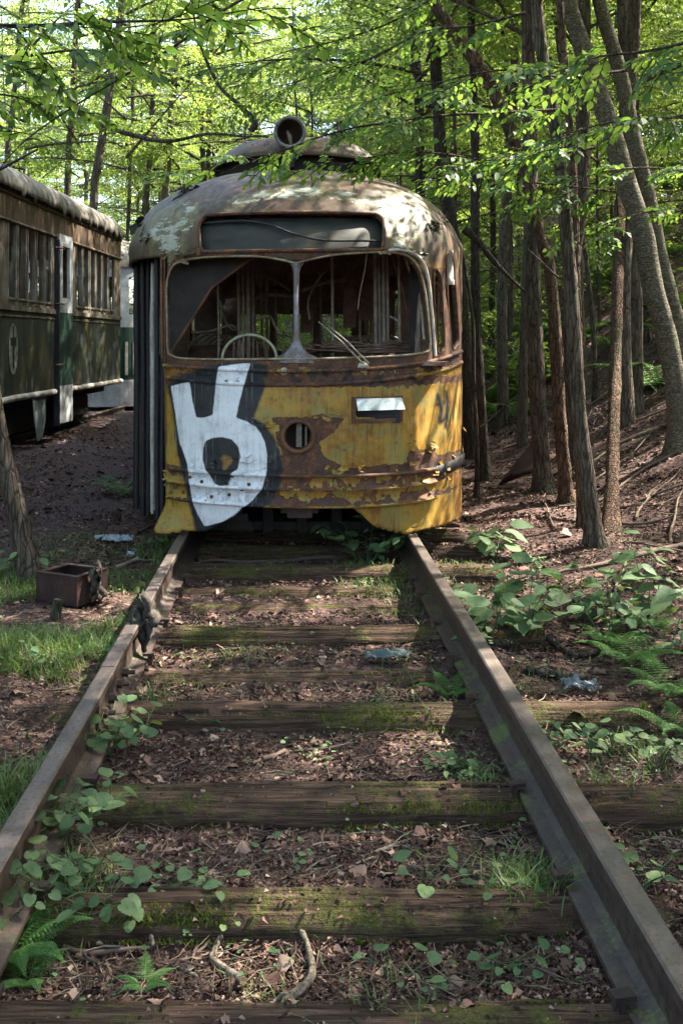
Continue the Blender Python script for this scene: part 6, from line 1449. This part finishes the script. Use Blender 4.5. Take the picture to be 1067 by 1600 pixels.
# ------------------------------------------------------------------ ground litter: dead leaves, twigs, grass, moss
def near_density(n_, y0, y1, pw=1.0, xl=.36, xr=.44):
    """points over the visible wedge of ground, denser near the camera"""
    r = RNG; u = r.uniform(0, 1, n_); Y = (y0 ** -pw + u * (y1 ** -pw - y0 ** -pw)) ** (-1 / pw); X = r.uniform(-(xl * Y + .5), xr * Y + .5, n_); return X, Y
def on_tie(X, Y, mrg=.0):
    z = np.full(len(X), -9.)
    for i, (ty, xa, xb, rz, w, top) in TIE_SPEC.items():
        yy = ty + X * math.sin(rz); ins = (np.abs(Y - yy) < w / 2 + mrg) & (X > xa) & (X < xb); z = np.where(ins, top - .006 - .025 * (np.abs(Y - yy) / (w / 2)) ** 4, z)
    return z
def on_rail(X): return (np.abs(X + .727) < .075) | (np.abs(X - .772) < .075)
X1, Y1 = near_density(125000, 1.7, 14, 1.15); X2, Y2 = near_density(44000, 6.0, 20, .3); X = np.concatenate((X1, X2)); Y = np.concatenate((Y1, Y2))
tz = on_tie(X, Y); tie = tz > -5; pathm = (X < -1.35 - .05 * Y) & (Y > 5.5); grassm = (X < -.85) & (Y < 7)
keep = (~tie | (RNG.uniform(size=len(X)) < .10)) & ~(on_rail(X) & (RNG.uniform(size=len(X)) < .95)) & (~pathm | (RNG.uniform(size=len(X)) < .65)) & (~grassm | (RNG.uniform(size=len(X)) < .45))
keep &= (RNG.uniform(size=len(X)) < .30 + .9 * sstep(.36, .58, fbm(X * 1.7, Y * 1.7, 41)))
X, Y, tz, tie = X[keep], Y[keep], tz[keep], tie[keep]
Z = np.where(tie, tz + .004, ground(X, Y) + RNG.uniform(0, .014, len(X)))
nn_ = len(X); a = RNG.uniform(0, 6.28, nn_); D = np.stack((np.cos(a), np.sin(a), RNG.normal(0, .22, nn_)), 1); N = np.stack((RNG.normal(0, .33, nn_), RNG.normal(0, .33, nn_), np.ones(nn_)), 1)
S = RNG.uniform(.006, .024, nn_) * (1 + 1.6 * (RNG.uniform(size=nn_) < .07)) * np.clip(.60 + Y * .12, .8, 2.2)
cur = LT6.copy(); cur[:, 2] = [0, .30, .16, -.15, .10, .26]
big_ = S > .036
for nm, sel, T_, F_, wd in (('small', ~big_, cur, LF6, 1.3), ('big', big_, LT15 * (1, 1, 3.2), LF15, 1.25)):
    V, F = leaf_verts(np.stack((X, Y, Z), 1)[sel], D[sel], N[sel], S[sel], T_, wd * RNG.uniform(.25, 1.1, sel.sum()) * (1.0 if nm == 'small' else 1.3), F_)
    V = V + RNG.normal(0, 1, V.shape) * np.repeat(S[sel], len(T_))[:, None] * ((.10, .10, .07) if nm == 'small' else (.05, .05, .05)); b = MB(); b.add(V, F)
    tag(b.build('leaf_litter', M['dead'], None, smooth=(nm == 'big')), kind='stuff')
# twigs
X, Y = near_density(15000, 1.7, 13, 1.1); k_ = ~on_rail(X) & (on_tie(X, Y) < -5) & ~((X < -1) & (RNG.uniform(size=len(X)) < .5)); X, Y = X[k_], Y[k_]; b = MB()
for x, y in zip(X, Y):
    a = RNG.uniform(0, 6.28); l = RNG.uniform(.02, .14) * (1 + .04 * y); z = float(ground(x, y)) + RNG.uniform(.002, .014); dv = np.array((math.cos(a), math.sin(a), RNG.normal(0, .06))) * l; bend = np.array((-dv[1], dv[0], 0)) * RNG.normal(0, .14)
    b.tube([(x, y, z), np.array((x, y, z)) + dv * .5 + bend, np.array((x, y, z)) + dv], np.array((1, .9, .5)) * (.0007 + .0030 * RNG.uniform() ** 2.5), 4, cap=False)
tag(b.build('twig_litter', M['twig'], None), kind='stuff')
# crumbs of soil and bark
X, Y = near_density(42000, 1.7, 8, 1.2); k_ = ~on_rail(X); X, Y = X[k_], Y[k_]; nn_ = len(X); tz = on_tie(X, Y); kk = (tz < -5) | (RNG.uniform(size=nn_) < .12); X, Y, tz = X[kk], Y[kk], tz[kk]; nn_ = len(X)
Z = np.where(tz > -5, tz, ground(X, Y)); c_ = np.stack((X, Y, Z + .002), 1); T4 = np.array([(1, 0, 0), (-.5, .87, 0), (-.5, -.87, 0), (0, 0, 1.)])
V = c_[:, None] + (RNG.uniform(.0025, .009, nn_)[:, None, None] * T4[None] * RNG.uniform(.5, 1.3, (nn_, 4, 1))) ; F = (np.arange(nn_) * 4)[:, None, None] + np.array([(0, 1, 3), (1, 2, 3), (2, 0, 3)])[None]
b = MB(); b.add(V.reshape(-1, 3), F.reshape(-1, 3)); tag(b.build('soil_crumbs', M['dead'], None, smooth=False), kind='stuff')
# grass blades
def blades(X, Y, h, name, mat, w=.0015, lean=1.15, z=None):
    n_ = len(X); Z = ground(X, Y) if z is None else z; a = RNG.uniform(0, 6.28, n_); d = np.stack((np.cos(a), np.sin(a), 0 * a), 1); s_ = np.stack((-np.sin(a), np.cos(a), 0 * a), 1); le = RNG.uniform(.15, 1, n_) * lean * 1.0
    rows = []
    for t, wd in ((0, 1), (.35, .95), (.7, .65), (1, .08)):
        c_ = np.stack((X, Y, Z - .005), 1) + d * (le * h * t * t)[:, None] * 1.1 + np.array((0, 0, 1)) * (h * t * (1 - .35 * le * t))[:, None]
        rows += [c_ + s_ * (w * wd * (1 + h * 3))[:, None], c_ - s_ * (w * wd * (1 + h * 3))[:, None]]
    V = np.stack(rows, 1); F = (np.arange(n_) * 8)[:, None, None] + np.array([(0, 1, 3, 2), (2, 3, 5, 4), (4, 5, 7, 6)])[None]; b = MB(); b.add(V.reshape(-1, 3), F.reshape(-1, 4)); tag(b.build(name, M[mat], None, smooth=False), kind='stuff')
gx_, gy_, gh = [], [], []
X, Y = RNG.uniform(-3.2, -.80, 110000), RNG.uniform(2.2, 7.6, 110000)
p_ = sstep(.42, .60, fbm(X * 1.9, Y * 1.9, 51) + .10 * sstep(5.2, 4, Y) + .05 * sstep(-1.4, -.9, X)) * sstep(-1.0 - .28 * Y, -.6 - .22 * Y, X) * (1 - .8 * sstep(6.4, 7.4, Y))
k_ = RNG.uniform(size=len(X)) < p_; gx_.append(X[k_]); gy_.append(Y[k_]); gh.append(RNG.uniform(.02, .105, k_.sum()) * (.45 + .75 * p_[k_]))
for (px_, py_, r_, n_, h_) in ((620, 920, .34, 900, .07), (560, 895, .2, 300, .05), (690, 950, .25, 500, .06), (640, 1050, .22, 250, .05), (370, 1030, .30, 420, .05), (340, 870, .22, 250, .05), (430, 890, .2, 160, .05), (800, 1390, .12, 260, .075), (850, 1375, .10, 160, .09), (395, 1555, .10, 90, .05), (600, 1555, .16, 120, .05),
                               (120, 1380, .10, 220, .09), (80, 1470, .12, 160, .05), (720, 900, .2, 200, .06), (830, 1080, .15, 120, .06), (230, 1090, .10, 130, .07), (250, 870, .25, 700, .09), (205, 910, .25, 700, .09), (760, 1225, .10, 110, .07), (1000, 1180, .15, 150, .09), (940, 1240, .1, 80, .08), (560, 850, .2, 90, .05), (470, 1080, .3, 120, .03), (300, 850, .3, 160, .05), (700, 1145, .2, 120, .05)):
    c_ = gp(px_, py_); X = c_[0] + RNG.normal(0, r_ * .5, n_); Y = c_[1] + RNG.normal(0, r_ * .7, n_); k_ = ~on_rail(X); gx_.append(X[k_]); gy_.append(Y[k_]); gh.append(RNG.uniform(.3, 1.15, k_.sum()) * h_)
X, Y, H_ = map(np.concatenate, (gx_, gy_, gh)); k_ = ~on_rail(X); X, Y, H_ = X[k_], Y[k_], H_[k_]; tz = on_tie(X, Y); blades(X, Y, H_, 'grass', 'grass', z=np.where(tz > -5, tz, ground(X, Y)))
# moss on sleepers and soil
mx, my, mz = [], [], []
for i, (ty, xa, xb, rz, w, top) in TIE_SPEC.items():
    if ty > 7: continue
    n_ = int(24000 * min(1, 2.6 / ty)); X = RNG.uniform(xa, xb, n_); v_ = RNG.uniform(-.62, .55, n_) * w; Y = ty + X * math.sin(rz) + v_
    ms = fbm(X * 2.6, Y * 6 + i * 3, 71 + i, 4); p_ = .8 * sstep(.56, .66, ms + (.08 if i in (1, 3) else 0) + .16 * sstep(.55, .72, X) * (i in (3, 4, 6, 9)) + .12 * sstep(-.35, -.8, X) * (i in (1, 3)) + .10 * sstep(-.4, -.6, v_ / w) * (i == 2) + .20 * sstep(1.0, 1.15, X))
    k_ = (RNG.uniform(size=n_) < p_) & ~on_rail(X); mx.append(X[k_]); my.append(Y[k_]); mz.append(np.where(np.abs(v_[k_]) < w * .5, top - .012 - .03 * (np.abs(v_[k_]) / (w / 2)) ** 4, ground(X[k_], Y[k_]) + .01))
X, Y, Z = map(np.concatenate, (mx, my, mz)); blades(X, Y, RNG.uniform(.004, .016, len(X)) * (.5 + fbm(X * 22, Y * 22, 5, 2)), 'moss', 'moss', .0016, .8, Z)
X, Y = near_density(30000, 1.8, 8, 1.0); p_ = sstep(.60, .68, fbm(X * 1.5 + 7, Y * 1.5, 91)); k_ = (RNG.uniform(size=len(X)) < p_) & ~on_rail(X) & (on_tie(X, Y) < -5); blades(X[k_], Y[k_], RNG.uniform(.004, .014, k_.sum()), 'moss', 'moss', .0018, .8)
# sprouts scattered over the forest floor
X, Y = near_density(1300, 2.2, 15, .8); k_ = ~on_rail(X) & (on_tie(X, Y) < -5) & ((np.abs(X) > .85) | (RNG.uniform(size=len(X)) < .35)) & ~((X < -1.4) & (Y > 5.5) & (RNG.uniform(size=len(X)) < .8)); X, Y = X[k_], Y[k_]
LPx = []; 
for x, y in zip(X, Y):
    for j in range(RNG.integers(1, 5)): LPx.append((x + RNG.normal(0, .02), y + RNG.normal(0, .02)))
LPx = np.array(LPx); nn_ = len(LPx); a = RNG.uniform(0, 6.28, nn_); Pp = np.stack((LPx[:, 0], LPx[:, 1], ground(LPx[:, 0], LPx[:, 1]) + RNG.uniform(.006, .05, nn_)), 1)
V, F = leaf_verts(Pp, np.stack((np.cos(a), np.sin(a), 0 * a), 1), np.stack((RNG.normal(0, .3, nn_), RNG.normal(0, .3, nn_), 1 + 0 * a), 1), RNG.uniform(.008, .026, nn_), LT6, 1.3); b = MB(); b.add(V, F); tag(b.build('ground_cover', M['plant'], None, smooth=False), kind='stuff')
print('objects', len(bpy.data.objects))
